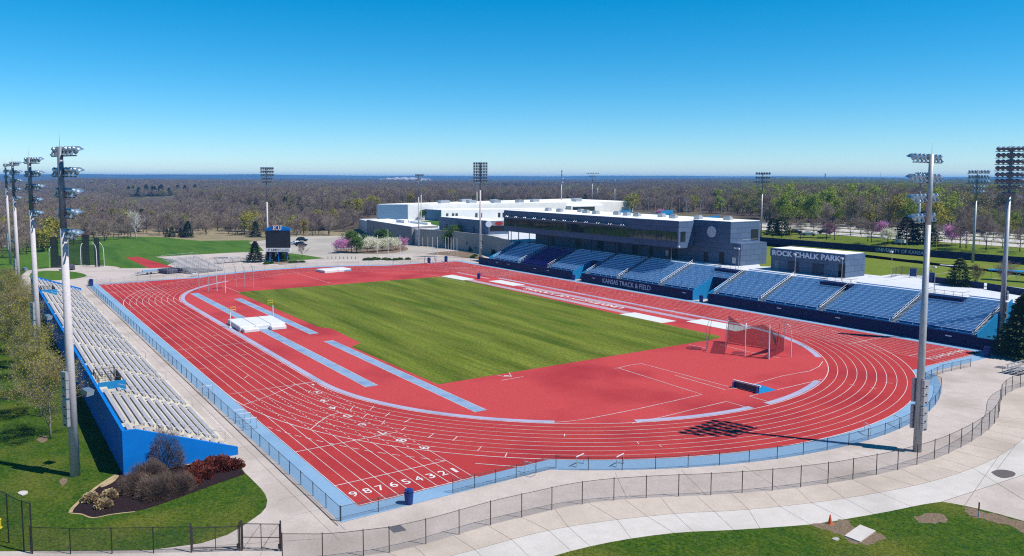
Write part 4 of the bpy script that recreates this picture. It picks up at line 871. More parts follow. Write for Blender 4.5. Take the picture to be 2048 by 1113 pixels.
# ---------------------------------------------------------------- limestone buildings, white building
lb = thing('limestone_building', 'low long limestone building beside the plaza', 'building', (0,0,0))
w1 = [(180.5,-66.9),(238.6,-73.7),(242,-86),(183,-80)]
mb = MB(); mb.prism(w1, -.1, 7.0); mb.build('wall', m_stoneD, lb)
def inset(P, d):
    c = (sum(p[0] for p in P)/len(P), sum(p[1] for p in P)/len(P)); return [(c[0]+(p[0]-c[0])*(1-d), c[1]+(p[1]-c[1])*(1-d)) for p in P]
mb = MB(); mb.prism(inset(w1,.03), 7.0, 7.1); mb.build('roof', m_whiteroof, lb)
mb = MB(); mb.box(205,-80,7.1,213,-76,8.3); mb.box(188,-79.5,7.1,204,-78,8.0); mb.build('roof_unit', m_wbuild, lb)
for t, w, z0, z1 in ((.17,1.6,.1,2.6),(.5,.5,3.6,4.1),(.58,.5,4.3,4.8),(.68,.5,4.4,4.9),(.83,.5,3.2,4.6),(.88,.5,1.5,3.0)):
    x, y = lerp(180.5,238.6,t), lerp(-66.9,-73.7,t); mb = MB(); mb.obox((x,y,(z0+z1)/2),(w,.12,z1-z0), math.atan2(-6.8,58.1)); mb.build('door' if z0 < 1 else 'window', m_black, lb)
rw = thing('retaining_wall', 'stone retaining wall between the plaza and the upper terrace', 'wall', (0,0,0))
mb = MB()
for a, b, h in (((175.5,-67.5),(166.7,-70.9),6.5), ((166.7,-70.9),(165,-72.1),6.4), ((165,-72.1),(133,-72.1),6.5), ((133,-72.1),(122,-69.5),6.5), ((122,-69.5),(108.4,-65.9),6.4)):
    dx, dy = b[0]-a[0], b[1]-a[1]; l = math.hypot(dx,dy); mb.obox(((a[0]+b[0])/2,(a[1]+b[1])/2,h/2-.05),(l+.02,.42,h+.1), math.atan2(dy,dx))
mb.build('stone_wall', m_stone, rw)
for px, py in ((967,497),(973,500),(990,512),(1006,505),(985,495)):
    x, y = lerp(122,133,(1010-px)/60), -72; 
for x, z in ((147,2.2),(141,1.0),(129,1.2),(136.5,3.2),(124,.9)):
    yy = -71.86 if x > 133 else lerp(-69.2,-71.86,(x-122)/11); mb = MB(); mb.obox((x,yy,z+.5),(.7,.12,1.0)); mb.build('opening', m_black, rw)
fence('black railing on top of the stone retaining wall', [(174,-69.5),(165,-73),(133,-73)], 1.1, m_brown, m_meshL, group='fences by the soccer field', z=6.19, panel=False)
db = thing('softball_building', 'dark clad building on the terrace behind the retaining wall', 'building', (0,0,0))
mb = MB(); mb.prism([(138.2,-75.5),(174,-75.5),(174,-84),(138.2,-84)], 6.1, 11.0); mb.build('wall', m_panels, db)
mb = MB(); mb.prism([(138.4,-75.8),(173.8,-75.8),(173.8,-83.8),(138.4,-83.8)], 11.0, 11.1); mb.build('roof', m_whiteroof, db)
for x in (168,160,148): mb = MB(); mb.box(x-.6,-75.49,6.2,x+.6,-75.45,8.5); mb.build('door', m_black, db)
# small score board with a red sign beside it
x, y = G(975,478,6.2); x, y = 131.5, -75.5
sb2 = thing('small_scoreboard', 'small black scoreboard with a red oval sign left of the press building', 'scoreboard', (x, y, 6.19), ac(985)-math.pi/2)
for q in (-2.4, 2.4): mb = MB(); mb.tube([(q,0,0),(q,0,3)], .12, 6); mb.build('post', m_steel, sb2)
mb = MB(); mb.box(-3.2,-.25,1.6,3.2,.25,3.6); mb.build('display', m_black, sb2)
mb = MB(); mb.box(-2.8,-.22,3.6,3.2,.22,5.0); mb.build('header_panel', m_steel, sb2)
mb = MB(); mb.add([(1.35*math.cos(t*math.pi/12), .26, 4.35+.62*math.sin(t*math.pi/12)) for t in range(24)]+[(1.35*math.cos(t*math.pi/12), -.26, 4.35+.62*math.sin(t*math.pi/12)) for t in range(24)], [tuple(range(24)), tuple(range(47,23,-1))]+[(t,(t+1)%24,24+(t+1)%24,24+t) for t in range(24)]); mb.build('red_oval', m_red, sb2)
mb = MB(); mb.tube([(3.6,-.3,4.1),(3.6,.3,4.1)], 1.05, 24); mb.build('round_panel', m_letter, sb2)
b2 = thing('blue_dugout', 'low bright blue roofed stand behind the small scoreboard', 'stand', (0,0,0))
P = gl([(964,440),(1008,440)], 6.2); mb = MB(); mb.prism([P[0], P[1], (P[1][0]+6,P[1][1]-3), (P[0][0]+6,P[0][1]-3)], 6.1, 9.6); mb.build('wall', m_step, b2)
mb = MB(); mb.prism([P[0], P[1], (P[1][0]+6,P[1][1]-3), (P[0][0]+6,P[0][1]-3)], 9.62, 9.9); mb.build('roof', m_whiteroof, b2)
wb = thing('sports_hall', 'huge white sports hall with a blue grey end wall', 'building', (0,0,0))
A, B = (243,-96.7), (250.3,-84.2); Cc = (226.8,-226.2); Dd = (262,-222); Ee = (300,-96)
mb = MB(); mb.prism([A, Cc, (290,-232), (257,-101), (250.5,-84.2)], 5.9, 13.5); mb.build('wall', m_wbuild, wb)
mb = MB(); mb.prism([(250.2,-84.1),(242.9,-96.5),(242.7,-96.65),(250.0,-84.3)], 5.9, 13.45); mb.build('blue_end_wall', m_bbuild, wb)
mb = MB(); mb.prism(inset([A, Cc, (290,-232), (257,-101), (250.5,-84.2)], .02), 13.5, 13.65); mb.build('roof', m_whiteroof, wb)
# front annexes of the hall
an = gl([(882,436.5),(1105,437)], 6.2)
mb = MB(); q = [an[0], (216,-172), (236,-176), (262,-118)]; q = [(240.5,-118.5),(231.5,-168),(226.9,-168),(233.5,-119.6)]
N1, N2, N3 = AZ(883,368), AZ(1108,386), AZ(850,380); mb.prism([N1, N2, (N2[0]+12,N2[1]-4), N3], 5.9, 11.3); mb.build('annex_wall', m_wbuild, wb)
mb = MB(); mb.prism([(N1[0]-.1,N1[1]+.15), (N3[0]-.1,N3[1]+.15), (N3[0]+.1,N3[1]-.1), (N1[0]+.1,N1[1]-.1)], 5.9, 11.25); mb.build('annex_end_wall', m_bbuild, wb)
mb = MB(); mb.prism(inset([N1, N2, (N2[0]+12,N2[1]-4), N3], .02), 11.3, 11.4); mb.build('annex_roof', m_whiteroof, wb)
for i, t in enumerate((.05,.10,.13,.3,.34,.5,.54,.72,.76)): x, y = lerp(N1[0],N2[0],t)-.05, lerp(N1[1],N2[1],t); mb = MB(); mb.obox((x,y,8.7),(.14,1.1,2.1), math.atan2(N2[1]-N1[1],N2[0]-N1[0])+math.pi/2); mb.build('window', m_pglass, wb)
for i, (x, y, w) in enumerate([(246,-118,5),(243,-132,4),(240,-145,4),(238,-158,3.4),(250,-150,3),(244,-172,4),(238,-196,4),(250,-205,5),(262,-140,6)]): mb = MB(); mb.obox((x,y,14.4),(3.2,w,1.5)); mb.build('rooftop_unit', m_alu, wb)
mb = MB(); mb.box(228,-184,5.9,238,-206,11.8); mb.build('entrance_block', m_wbuild, wb); mb = MB(); mb.box(227.9,-185,8.4,228.02,-200,11.2); mb.build('entrance_glass', m_pglass, wb)

# ---------------------------------------------------------------- video board
vx = thing('video_board', 'big black video board with a blue KU header on three legs', 'scoreboard', (146, -3.25, 0), math.atan2(-6.1, -3.9))
for q in (-2.7,0,2.7): mb = MB(); mb.tube([(q,0,0),(q,0,4.5)], .17, 8); mb.build('post', m_blue, vx)
mb = MB(); mb.box(-3.7,-.5,4.45,3.7,.35,9.75); mb.build('cabinet', m_navyD, vx)
mb = MB(); mb.box(-3.62,-.54,4.5,3.62,-.5,9.65); mb.build('screen', m_black, vx)
mb = MB(); mb.box(-3.75,-.55,3.25,3.75,.3,4.42); mb.build('banner', m_vinyl, vx)
mb = MB(); pts = [(-3.8,9.78),(-3.8,10.5),(-2,11.0),(0,11.2),(2,11.0),(3.8,10.5),(3.8,9.78)]
mb.add([(p[0],-.6,p[1]) for p in pts]+[(p[0],.4,p[1]) for p in pts], [tuple(range(7)), tuple(range(13,6,-1))]+[(i,7+i,7+(i+1)%7,(i+1)%7) for i in range(7)]); hd_ = mb.build('header', m_blue, vx)
def slab(mb, x0, z0, x1, z1, y=-.68, t=.08): mb.box(x0, y, z0, x1, y+t, z1)
def letters_KU(mb, y, t, g=0.0):
    H = 1.5; z = 9.95
    for (x0,x1) in ((-1.25,-.9),): slab(mb, x0-g, z-g, x1+g, z+H+g, y, t)
    for zz in (z, z+H-.22): slab(mb, -1.42-g, zz-g, -.72+g, zz+.22+g, y, t)
    for s in (1, -1):
        a = (-.9, z+H/2-.08*s); b = (-.15, z+(H-.1 if s > 0 else .1))
        mb.add([(a[0],y,a[1]-.16-g),(a[0],y,a[1]+.16+g),(b[0]-.2-g,y,b[1]),(b[0]+.2+g,y,b[1]),(a[0],y+t,a[1]-.16-g),(a[0],y+t,a[1]+.16+g),(b[0]-.2-g,y+t,b[1]),(b[0]+.2+g,y+t,b[1])], [(0,1,2,3),(7,6,5,4),(0,4,5,1),(1,5,6,2),(2,6,7,3),(3,7,4,0)])
        slab(mb, -.45-g, (z+H-.2 if s > 0 else z)-g, .12+g, (z+H if s > 0 else z+.2)+g, y, t)
    slab(mb, .25-g, z+.35, .58+g, z+H+g, y, t); slab(mb, .98-g, z+.35, 1.25+g, z+H+g, y, t)
    for x in (.12, .86): slab(mb, x-g, z+H-.2-g, x+.55+g, z+H+g, y, t)
    arcp = [(.75+.5*math.cos(math.pi+math.pi*i/8), z+.4+.5*math.sin(math.pi+math.pi*i/8)*.9) for i in range(9)]; arci = [(.77+.19*math.cos(math.pi+math.pi*i/8), z+.4+.19*math.sin(math.pi+math.pi*i/8)) for i in range(9)]
    for i in range(8): mb.add([(p[0],y,p[1]) for p in (arcp[i],arcp[i+1],arci[i+1],arci[i])]+[(p[0],y+t,p[1]) for p in (arcp[i],arcp[i+1],arci[i+1],arci[i])], [(0,1,2,3),(7,6,5,4),(0,4,5,1),(3,2,6,7)])
mb = MB(); letters_KU(mb, -.70, .10, .075); mb.build('letter_outline', m_red, hd_)
mb = MB(); letters_KU(mb, -.76, .05); mb.build('header_letters', m_vinyl, hd_)
m_lgrey = mat('logo_dark_grey', (.06,.08,.12), (.05,.07,.10), 3); m_lg2 = mat('logo_grey', (.35,.40,.46), (.32,.36,.42), 3)
lettering('banner_letters', 'LMH', 2.1, .62, .02, m_lgrey, vx, (-.9,-.56,3.52), (1,0,0), (0,0,1), off=.02)
lettering('banner_letters', 'Health', 3.0, .66, .02, m_lg2, vx, (1.85,-.56,3.52), (1,0,0), (0,0,1))
mb = MB(); 
for a in range(10):
    t0, t1 = a*.5, a*.5+.42; mb.add([(-2.75+.34*math.cos(t),-.57,3.83+.34*math.sin(t)) for t in (t0,t1)]+[(-2.75+.2*math.cos(t),-.57,3.83+.2*math.sin(t)) for t in (t1,t0)], [(3,2,1,0)])
mb.add([(-2.95,-.575,3.62),(-2.85,-.575,3.56),(-2.5,-.575,4.12),(-2.6,-.575,4.18)], [(0,1,2,3)]); mb.build('banner_mark', m_lgrey, vx)
# ================================================================ EQUIPMENT ON AND ROUND THE TRACK
def rbox(mb, x0, y0, z0, x1, y1, z1, b=.12):
    """box with chamfered upright and top edges"""
    P = lambda d: [(x0+b+d,y0+d),(x1-b-d,y0+d),(x1-d,y0+b+d),(x1-d,y1-b-d),(x1-b-d,y1-d),(x0+b+d,y1-d),(x0+d,y1-b-d),(x0+d,y0+b+d)]
    v = [(p[0],p[1],z0) for p in P(0)]+[(p[0],p[1],z1-b) for p in P(0)]+[(p[0],p[1],z1) for p in P(b*.7)]
    mb.add(v, [tuple(range(7,-1,-1)), tuple(range(16,24))]+[(r*8+i, r*8+(i+1)%8, r*8+8+(i+1)%8, r*8+8+i) for r in (0,1) for i in range(8)])
pv = thing('pole_vault_pit', 'large white vinyl pole vault landing mat across the blue runway', 'landing mat', (43.2,33.9,0.03), R_(-1.5))
mb = MB(); rbox(mb, -4.4,-3.9,.03,4.2,-1.32,.82); rbox(mb, -4.4,-1.30,.03,4.2,1.3,.82); rbox(mb, -4.4,1.32,.03,4.2,3.9,.82); mb.build('mat', m_vinyl, pv)
mb = MB(); mb.box(-4.5,-3.95,0,4.3,4.0,.06); mb.build('base_frame', m_alu, pv)
mb = MB(); rbox(mb, -6.0,-3.6,.03,-4.42,-1.0,.6); rbox(mb, -6.0,1.0,.03,-4.42,3.6,.6); mb.build('front_bun', m_vinyl, pv)
def upright(label, x, y, s):
    rt = thing('vault_upright', label, 'vault upright', (x,y,.03), group='pole vault uprights'); mb = MB(); mb.tube([(0,0,0),(0,0,2.6)], .09, 8); mb.obox((0,0,.06),(.9,.6,.1)); mb.build('stand_post', m_vinyl, rt)
    mb = MB()
    for a, b in (((0,0,3.1),(0,-.9*s,3.1)),((0,0,3.55),(0,-.9*s,3.55)),((0,0,2.6),(0,0,3.6)),((0,-.9*s,2.75),(0,-.9*s,3.55))): mb.tube([a,b], .045, 5)
    mb.build('yellow_frame', m_yel, rt)
upright('left vault upright with yellow frame beside the white mat', 43.6, 38.2, 1); upright('right vault upright with yellow frame behind the white mat', 47.6, 29.5, -1)
hj = thing('high_jump_mat', 'long white high jump mat on the far red infield', 'landing mat', (113.1,-8.1,.03), R_(7))
mb = MB(); rbox(mb, -2.6,-4.1,.02,2.6,0,.72); rbox(mb, -2.6,.02,.02,2.6,4.1,.72); mb.build('mat', m_vinyl, hj); mb = MB(); mb.box(-2.65,-4.12,.02,-1.2,-2.0,.45); mb.build('blue_patch', m_apron, hj)
# steeplechase barrier over the water pit
sb = thing('steeplechase_barrier', 'grey boarded steeplechase barrier with white beam at the blue water pit', 'barrier', (-33.4,-3.75,.03), math.atan2(-.25,-3.6)+math.pi)
mb = MB(); mb.box(-1.95,-.18,.74,1.95,.02,.92); mb.build('beam', m_vinyl, sb); mb = MB(); mb.box(-1.8,-.06,.02,1.8,.0,.74); mb.build('board', m_tarp, sb)
mb = MB(); [mb.box(x-.05,-.1,0,x+.05,.45,.7) for x in (-1.7,1.7)]; mb.build('leg', m_trash, sb)
def hurdle(label, x, y, rz):
    rt = thing('hurdle', label, 'hurdle', (x,y,.03), rz, 'hurdles left by the fence'); mb = MB(); mb.box(-.6,-.02,.92,.6,.02,1.0); mb.build('top_bar', m_vinyl, rt)
    mb = MB()
    for s in (-.58,.58): mb.tube([(s,0,.0),(s,0,.95)], .022, 5); mb.tube([(s,0,.02),(s,.65,.02)], .022, 5)
    mb.tube([(-.58,.65,.02),(.58,.65,.02)], .022, 5); mb.build('frame', m_alu, rt)
i = 0
for (px, py, rz, l) in [(478,838,1.4,'white hurdle on the blue apron, back one of three stacked'),(490,845,1.4,'white hurdle on the blue apron, middle of three stacked'),(502,855,1.4,'white hurdle on the blue apron, front one of three stacked'),
     (1060,948,.3,'hurdle leaning at the near fence by lane 1'),(1160,932,-1.3,'hurdle standing behind the near bend fence, left of two'),(1240,932,-1.3,'hurdle standing behind the near bend fence, right of two'),
     (1735,868,-.5,'white hurdle by the bend fence nearest the grey pole shadow'),(1795,852,-.4,'white hurdle by the bend fence left of the grey light pole'),(1612,694,-.6,'lone hurdle on the kerb right of the throwing cage'),(415,788,1.5,'hurdle behind the left fence'),(953,608,0,'small hurdle at the sand pit by the lettering')]:
    x, y = G(px, py); hurdle(l, x, y, rz)
def bin_(label, x, y, z=0.02, s=1):
    rt = thing('trash_can', label, 'trash can', (x,y,z), 0, 'blue trash cans', s); mb = MB(); mb.tube([(0,0,0),(0,0,.85)], [.30,.36], 14); mb.tube([(0,0,.85),(0,0,.90)], .38, 14); mb.build('body', m_trash, rt, smooth=False)
    mb = MB(); mb.tube([(0,0,.96),(0,0,1.12),(0,0,1.2)], [.33,.33,.12], 14); [mb.tube([(.3*math.cos(a),.3*math.sin(a),.88),(.3*math.cos(a),.3*math.sin(a),1.0)], .03, 4) for a in (0,2,4)]; mb.build('lid', m_trash, rt)
bin_('blue trash can at the near corner gap in the fence', -41.0, 46.5, s=1.05); bin_('blue trash can at the first grandstand tunnel', 61.4,-52.4, s=1.2); bin_('blue trash can at the second grandstand tunnel', 18.4,-52.5, s=1.25)
bin_('dark blue trash can on the infield between the sand pits', 77.0,-33.4, s=1.25); bin_('blue trash can at the far right start corner', -40.8,-48.6, s=1.3)
x, y = G(892,524); bin_('blue trash can at the far track fence, right of two', x, y, s=1.5); x, y = G(858,527); bin_('blue trash can at the far track fence, left of two', x, y, s=1.5); bin_('blue trash can at the far left start corner', 116.4, 51.7, s=1.4)
# throwing cages
def cage(label, posts, nets, group=None):
    x0, y0 = posts[0][0]; rt = thing('throwing_cage', label, 'throwing cage', (x0,y0,.02), group=group)
    for (p, h, lean, m, r) in posts:
        x, y = p[0]-x0, p[1]-y0; mb = MB(); pts = [(x,y,0),(x,y,h*.62)]+[(x+lean[0]*t*t, y+lean[1]*t*t, h*(.62+.38*math.sin(t*math.pi/2))) for t in (.3,.55,.8,1)]; mb.tube(pts, [r]*2+[r*.85]*4, 6); mb.build('post', m, rt)
    for (poly, m) in nets:
        mb = MB(); v = [(q[0]-x0, q[1]-y0, q[2]) for q in poly]; n = len(v)//2
        mb.add(v, [(i, i+1, n+i+1, n+i) for i in range(n-1)]); mb.build('netting', m, rt)
    return rt
c5 = lambda x, y: G(1350+x*.2156, 580+y*.2156)
A, B, Cq, Dq, E_, F_, Gq, Hq, Iq = c5(290,568), c5(467,600), c5(648,622), c5(868,645), c5(1075,625), c5(1008,572), c5(812,535), c5(636,515), c5(490,485)
net1 = [(Iq[0],Iq[1],.05),(Hq[0],Hq[1],.05),(Gq[0],Gq[1],.05),(F_[0],F_[1],.05)]; top1 = [(Iq[0],Iq[1],4.3),(Hq[0],Hq[1],2.9),(Gq[0],Gq[1],3.6),(F_[0],F_[1],2.2)]
net2 = [(A[0],A[1],.05),(B[0],B[1],.05),(Cq[0],Cq[1],.05),(Dq[0],Dq[1],.05),(E_[0],E_[1],.05)]
pbz = c5(935,560)
m_netR = netmat('dark_red_netting', (.16,.010,.018), .62)
cage('red netted hammer cage with curved white posts on the near infield', [(A,4.7,(.2,-1.2),m_alu,.05),(B,5.0,(.3,-1.0),m_alu,.055),(Cq,4.8,(.6,-.9),m_vinyl,.06),(Dq,5.0,(.1,-.1),m_vinyl,.12),(E_,4.9,(.2,1.0),m_vinyl,.07),(F_,4.6,(-.1,.2),m_alu,.045),(Gq,4.7,(0,.1),m_alu,.05),(Hq,4.9,(.2,.4),m_alu,.05),(Iq,4.9,(-.3,-.2),m_alu,.05)],
    [(net1+top1, m_netR), (net1[1:3]+top1[1:3], m_net), ([(B[0],B[1],.05),(Iq[0],Iq[1],.05),(B[0],B[1],3.2),(Iq[0],Iq[1],3.0)], m_netR), ([(A[0],A[1],.05),(A[0]+.2,A[1]-.35,.05),(A[0]+.1,A[1]-1.1,4.6),(A[0]+.2,A[1]-1.3,4.6)], m_netD),
     ([(pbz[0]-.5,pbz[1]+.5,.05),(pbz[0]+.5,pbz[1]-.5,.05),(Dq[0]+.1,Dq[1],4.7),(pbz[0]+.1,pbz[1],1.8)], m_netD), ([(pbz[0]-.3,pbz[1]+.3,.05),(pbz[0]+.4,pbz[1]-.4,.05),(F_[0]+.3,F_[1]+.8,4.3),(F_[0]+.3,F_[1]+.7,4.2)], m_netD),
     ([(Dq[0],Dq[1],.05),(F_[0],F_[1],.05),(Dq[0],Dq[1],1.6),(F_[0],F_[1],2.2)], m_netR), (net2[1:4]+[(q[0],q[1],.16) for q in net2[1:4]], m_netD)], 'throwing cages')
mb = MB(); mb.sheet(arc((A[0]+E_[0])/2+1.2, (A[1]+E_[1])/2+.6, 1.07, 0, 2*math.pi, 24)[:-1], .036); struct(mb, 'throwing_circle', mat('dark_red_circle', (.24,.02,.03), (.2,.015,.025), 3))
p = G(1388,697); mb = MB(); mb.sheet(arc(p[0], p[1], 1.25, 0, 2*math.pi, 24)[:-1], .036); struct(mb, 'throwing_circle', MATS['dark_red_circle'])
p = G(435,577); mb = MB(); mb.sheet(arc(p[0], p[1], 1.25, 0, 2*math.pi, 24)[:-1], .036); struct(mb, 'throwing_circle', MATS['dark_red_circle'])
ck = lambda x, y: G(240+x*.1465, 480+y*.1465)
cage('far discus cage of thin curved poles without nets', [(ck(bx,by), h, l, m_vinyl if w else m_steel, .07) for bx,by,h,l,w in [(1080,690,6.2,(0,0),0),(1210,710,7.2,(.3,-.9),0),(1325,705,6.6,(0,0),1),(1440,730,7.0,(.2,.5),1),(1585,645,5.8,(0,1.2),0),(1703,655,5.8,(0,1.2),0),(1820,657,5.8,(0,1.0),0)]], [], 'throwing cages')
cb = lambda x, y: G(x*.2156, 400+y*.2156)
def cn(x0, x1, yb, yt, m):
    a, b = cb(x0, yb), cb(x1, yb); (_, h) = VP((x0+x1)/2*.2156, 400+yb*.2156, 400+yt*.2156); return ([(a[0],a[1],.1),(b[0],b[1],.1),(a[0],a[1],h),(b[0],b[1],h)], m)
cage('tall hammer cage with dark green nets on the training lawn', [(cb(460,635),6.2,(1,-1),m_alu,.1),(cb(640,610),9.2,(.4,-.8),m_alu,.1),(cb(752,607),6.5,(.4,-.8),m_vinyl,.1),(cb(900,630),7.2,(.4,1),m_vinyl,.1),(cb(967,620),7.2,(.6,1.6),m_vinyl,.1),(cb(925,590),9,(.2,.5),m_alu,.1)],
    [cn(475,550,632,345,m_netD), cn(550,640,632,520,m_netD), cn(600,768,605,372,m_netG), cn(768,800,605,322,m_netD), cn(800,836,612,325,m_netD), cn(836,880,610,420,m_netG), cn(880,930,625,350,m_netD), cn(930,968,622,560,m_net)], 'throwing cages')
mb = MB(); mb.sheet(smooth([cb(*q) for q in ((255,655),(480,630),(700,605),(980,612),(1113,630),(1000,655),(800,668),(600,660),(255,655))], 2)[:-1], .006); struct(mb, 'paving', m_conc)
c = cb(630,650); rt = thing('equipment_cart', 'dark covered cart beside the tall green net cage', 'cart', (c[0],c[1],0)); mb = MB(); rbox(mb, -1.8,-1.6,.4,1.8,1.6,1.5); mb.build('cover', m_tarp, rt); mb = MB(); [mb.tube([(a,-1.7,.3),(a,-1.5,.3)], .3, 10) for a in (-1,1)]; mb.build('wheel', m_black, rt)
cage('pair of thin curved cage posts at the far left of the training lawn', [(G(5,492),7.5,(.3,-1),m_alu,.1),(G(14,496),5,(.3,1),m_alu,.1),(G(22,489),7.6,(.3,1.2),m_alu,.1)], [], 'throwing cages')
mb = MB(); mb.sheet(smooth(gl([(-40,492),(0,491),(30,489),(52,488.5),(35,492),(5,494),(-40,495)]), 2), .006); struct(mb, 'paving', m_conc)
# ---- portable bleachers
def bleacher(label, p, rz, w, rows, dep=.72, ris=.26, z0=.3, rails=True):
    rt = thing('portable_bleacher', label, 'bleacher', (p[0],p[1],0), rz, 'aluminium bleachers')
    for i in range(rows):
        z = z0+ris*i; link('bench', bench_mesh(w, m_alu, .40, .26, 'bench', False), rt, (-w/2, dep*i, z)); mb = MB(); mb.box(-w/2, dep*i-.4, z-.02, w/2, dep*i+.02, z+.03); mb.build('foot_board', m_alu, rt)
    mb = MB(); n = max(2, int(w/2.2))
    for i in range(n+1):
        x = lerp(-w/2+.1, w/2-.1, i/n); mb.tube([(x,0,0),(x,dep*rows,z0+ris*rows)], .04, 5); mb.tube([(x,dep*rows,0),(x,dep*rows,z0+ris*rows)], .04, 5); mb.tube([(x,dep*rows*.5,0),(x,dep*rows*.5,z0+ris*rows*.5)], .04, 5); mb.tube([(x,0,.08),(x,dep*rows,.08)], .04, 5)
    mb.build('frame', m_steel, rt)
    if rails:
        mb = MB(); zt = z0+ris*rows
        for x in (-w/2, w/2):
            mb.tube([(x,0,z0+1.1),(x,dep*rows,zt+1.1)], .03, 5); mb.tube([(x,0,z0+.6),(x,dep*rows,zt+.6)], .02, 4)
            for i in range(0, rows+1, 2): mb.tube([(x,dep*i,z0+ris*i),(x,dep*i,z0+ris*i+1.1)], .025, 4)
        mb.tube([(-w/2,dep*rows,zt+1.1),(w/2,dep*rows,zt+1.1)], .03, 5); mb.tube([(-w/2,dep*rows,zt+.6),(w/2,dep*rows,zt+.6)], .02, 4)
        for i in range(9): x = lerp(-w/2,w/2,i/8); mb.tube([(x,dep*rows,zt-.2),(x,dep*rows,zt+1.1)], .02, 4)
        mb.build('guard_rail', m_steel, rt)
p1, p2 = G(383,549), G(447,541); dx, dy = p2[0]-p1[0], p2[1]-p1[1]; w = math.hypot(dx,dy); rz = math.atan2(dy,dx)
bleacher('wide aluminium portable bleachers with many rows by the far left bend', ((p1[0]+p2[0])/2,(p1[1]+p2[1])/2), rz, w, 14, .86, .22)
p1, p2 = G(436,528), G(501,523); dx, dy = p2[0]-p1[0], p2[1]-p1[1]; w = math.hypot(dx,dy)
bleacher('low four row aluminium bleachers left of the video board', ((p1[0]+p2[0])/2,(p1[1]+p2[1])/2), math.atan2(dy,dx), w, 4, .7, .3, .3, False)
bleacher('small aluminium bench set at the right edge behind the outer fence', (-48.6,-42.6), R_(90)+math.pi, 5.5, 3, .6, .25, .3, False)
c = G(352,547); rt = thing('covered_mat', 'dark covered landing mat beside the wide portable bleachers', 'covered mat', (c[0],c[1],0), rz); mb = MB(); rbox(mb, -2.6,-.3,.2,2.2,4.5,1.2,.3); mb.build('cover', m_tarp, rt)
mb = MB(); [mb.obox((2.6+q,.2,.7),(.15,1.9,.12),.3,R_(38)) for q in (0,.7,1.4)]; mb.build('folded_steps', m_alu, rt); mb = MB(); [mb.tube([(q,-.4,0),(q,-.4,1.9)], .03, 5) for q in (-2.9,-2.2,-1.5)]; mb.build('posts', m_steel, rt)
c = G(297,549); rt = thing('equipment_trailer', 'low blue and white equipment trailer outside the far left fence', 'trailer', (c[0],c[1],0), rz-.1); mb = MB(); mb.box(-3.3,-.7,.45,3.2,.7,.62); mb.box(-3.0,-.6,.62,3.0,.2,.8); mb.build('flat_bed', m_alu, rt)
mb = MB(); mb.box(-1.5,.1,.8,3.1,.5,1.15); mb.build('load', m_apron, rt); mb = MB(); [mb.tube([(q,-.75,.3),(q,-.6,.3)], .3, 10) for q in (-.7,.3)]; mb.build('wheel', m_black, rt); mb = MB(); mb.tube([(-3.2,0,.5),(-5,0,.45)], .05, 5); mb.build('tow_bar', m_steel, rt)
c = G(390,553); rt = thing('folding_table', 'small pale table in front of the wide portable bleachers', 'table', (c[0],c[1],0), rz); mb = MB(); mb.box(-1,-.4,.7,1,.4,.75); mb.build('table_top', m_vinyl, rt); mb = MB(); [mb.tube([(a,b,0),(a,b,.7)], .03, 4) for a in (-.9,.9) for b in (-.3,.3)]; mb.build('legs', m_steel, rt)
# ---- near corner odds and ends
def drain(label, P): rt = tag(MB().prism(P, 0, .02).build('drain_grate', mat('grate_metal', (.16,.15,.17), (.11,.105,.12), 25, .6), None), label, 'drain', 'drain grates')
drain('square drain grate on the path behind the outer fence', gl([(776,1055),(800,1050),(813,1061),(788,1066)])); drain('long dark drain slot near the right pine tree', gl([(1988,735),(1996,732),(2018,736),(2009,738.5)]))
x, y = G(1660,1048); rt = thing('traffic_cone', 'orange traffic cone on the dirt beside the lawn', 'cone', (x,y,.01)); mb = MB(); mb.tube([(0,0,.03),(0,0,.72)], [.16,.03], 12); mb.build('cone_body', m_orange, rt); mb = MB(); mb.box(-.2,-.2,0,.2,.2,.035); mb.build('base', m_orange, rt)
x, y = G(1957,1035); rt = thing('utility_marker', 'orange topped white marker post in the lawn corner', 'marker post', (x,y,0)); mb = MB(); mb.box(-.05,-.015,0,.05,.015,.55); mb.build('stake', m_vinyl, rt); mb = MB(); mb.box(-.055,-.018,.55,.055,.018,1.2); mb.build('orange_top', m_orange, rt)
tag(MB().prism(gl([(1689,1074),(1720,1052),(1751,1064),(1720,1086)]), 0, .10).build('concrete_slab', m_white, None), 'square pale concrete slab lying in the dirt by the cone', 'slab')
tag(MB().prism(smooth(gl([(1663,1079),(1672,1076),(1679,1079),(1673,1083),(1663,1079)]),2)[:-1], 0, .06).build('stone', m_stone, None), 'small grey stone in the grass below the concrete slab', 'stone')
tag(MB().prism(smooth(gl([(35,988),(42,984),(54,984),(55,988),(44,992),(35,988)]),3)[:-1], 0, .08).build('stone_marker', m_white, None), 'flat white stone in the lawn behind the tall fence', 'stone')
x, y = G(-2,1057); rt = thing('fire_hydrant', 'yellow fire hydrant cut by the left picture edge', 'hydrant', (x,y,0)); mb = MB(); mb.tube([(0,0,0),(0,0,.06),(0,0,.07),(0,0,.6),(0,0,.68),(0,0,.8)], [.22,.22,.15,.15,.19,.05], 14); mb.build('barrel', m_yel, rt); mb = MB(); mb.tube([(-.26,0,.45),(.26,0,.45)], .07, 10); mb.tube([(0,0,.42),(0,.27,.42)], .09, 10); mb.build('nozzle', m_yel, rt)
x, y = G(1468,912) if False else G(391,921); rt = thing('lawn_flag', 'small white triangular flag against the blue stand wall', 'flag', (x,y,0)); mb = MB(); mb.tube([(0,0,0),(0,0,.9)], .012, 4); mb.build('stick', m_alu, rt); mb = MB(); mb.add([(0,0,.25),(-.35,.1,.2),(0,0,.85),(0,.02,.25),(-.35,.12,.2),(0,.02,.85)], [(0,1,2),(5,4,3)]); mb.build('cloth', m_vinyl, rt)
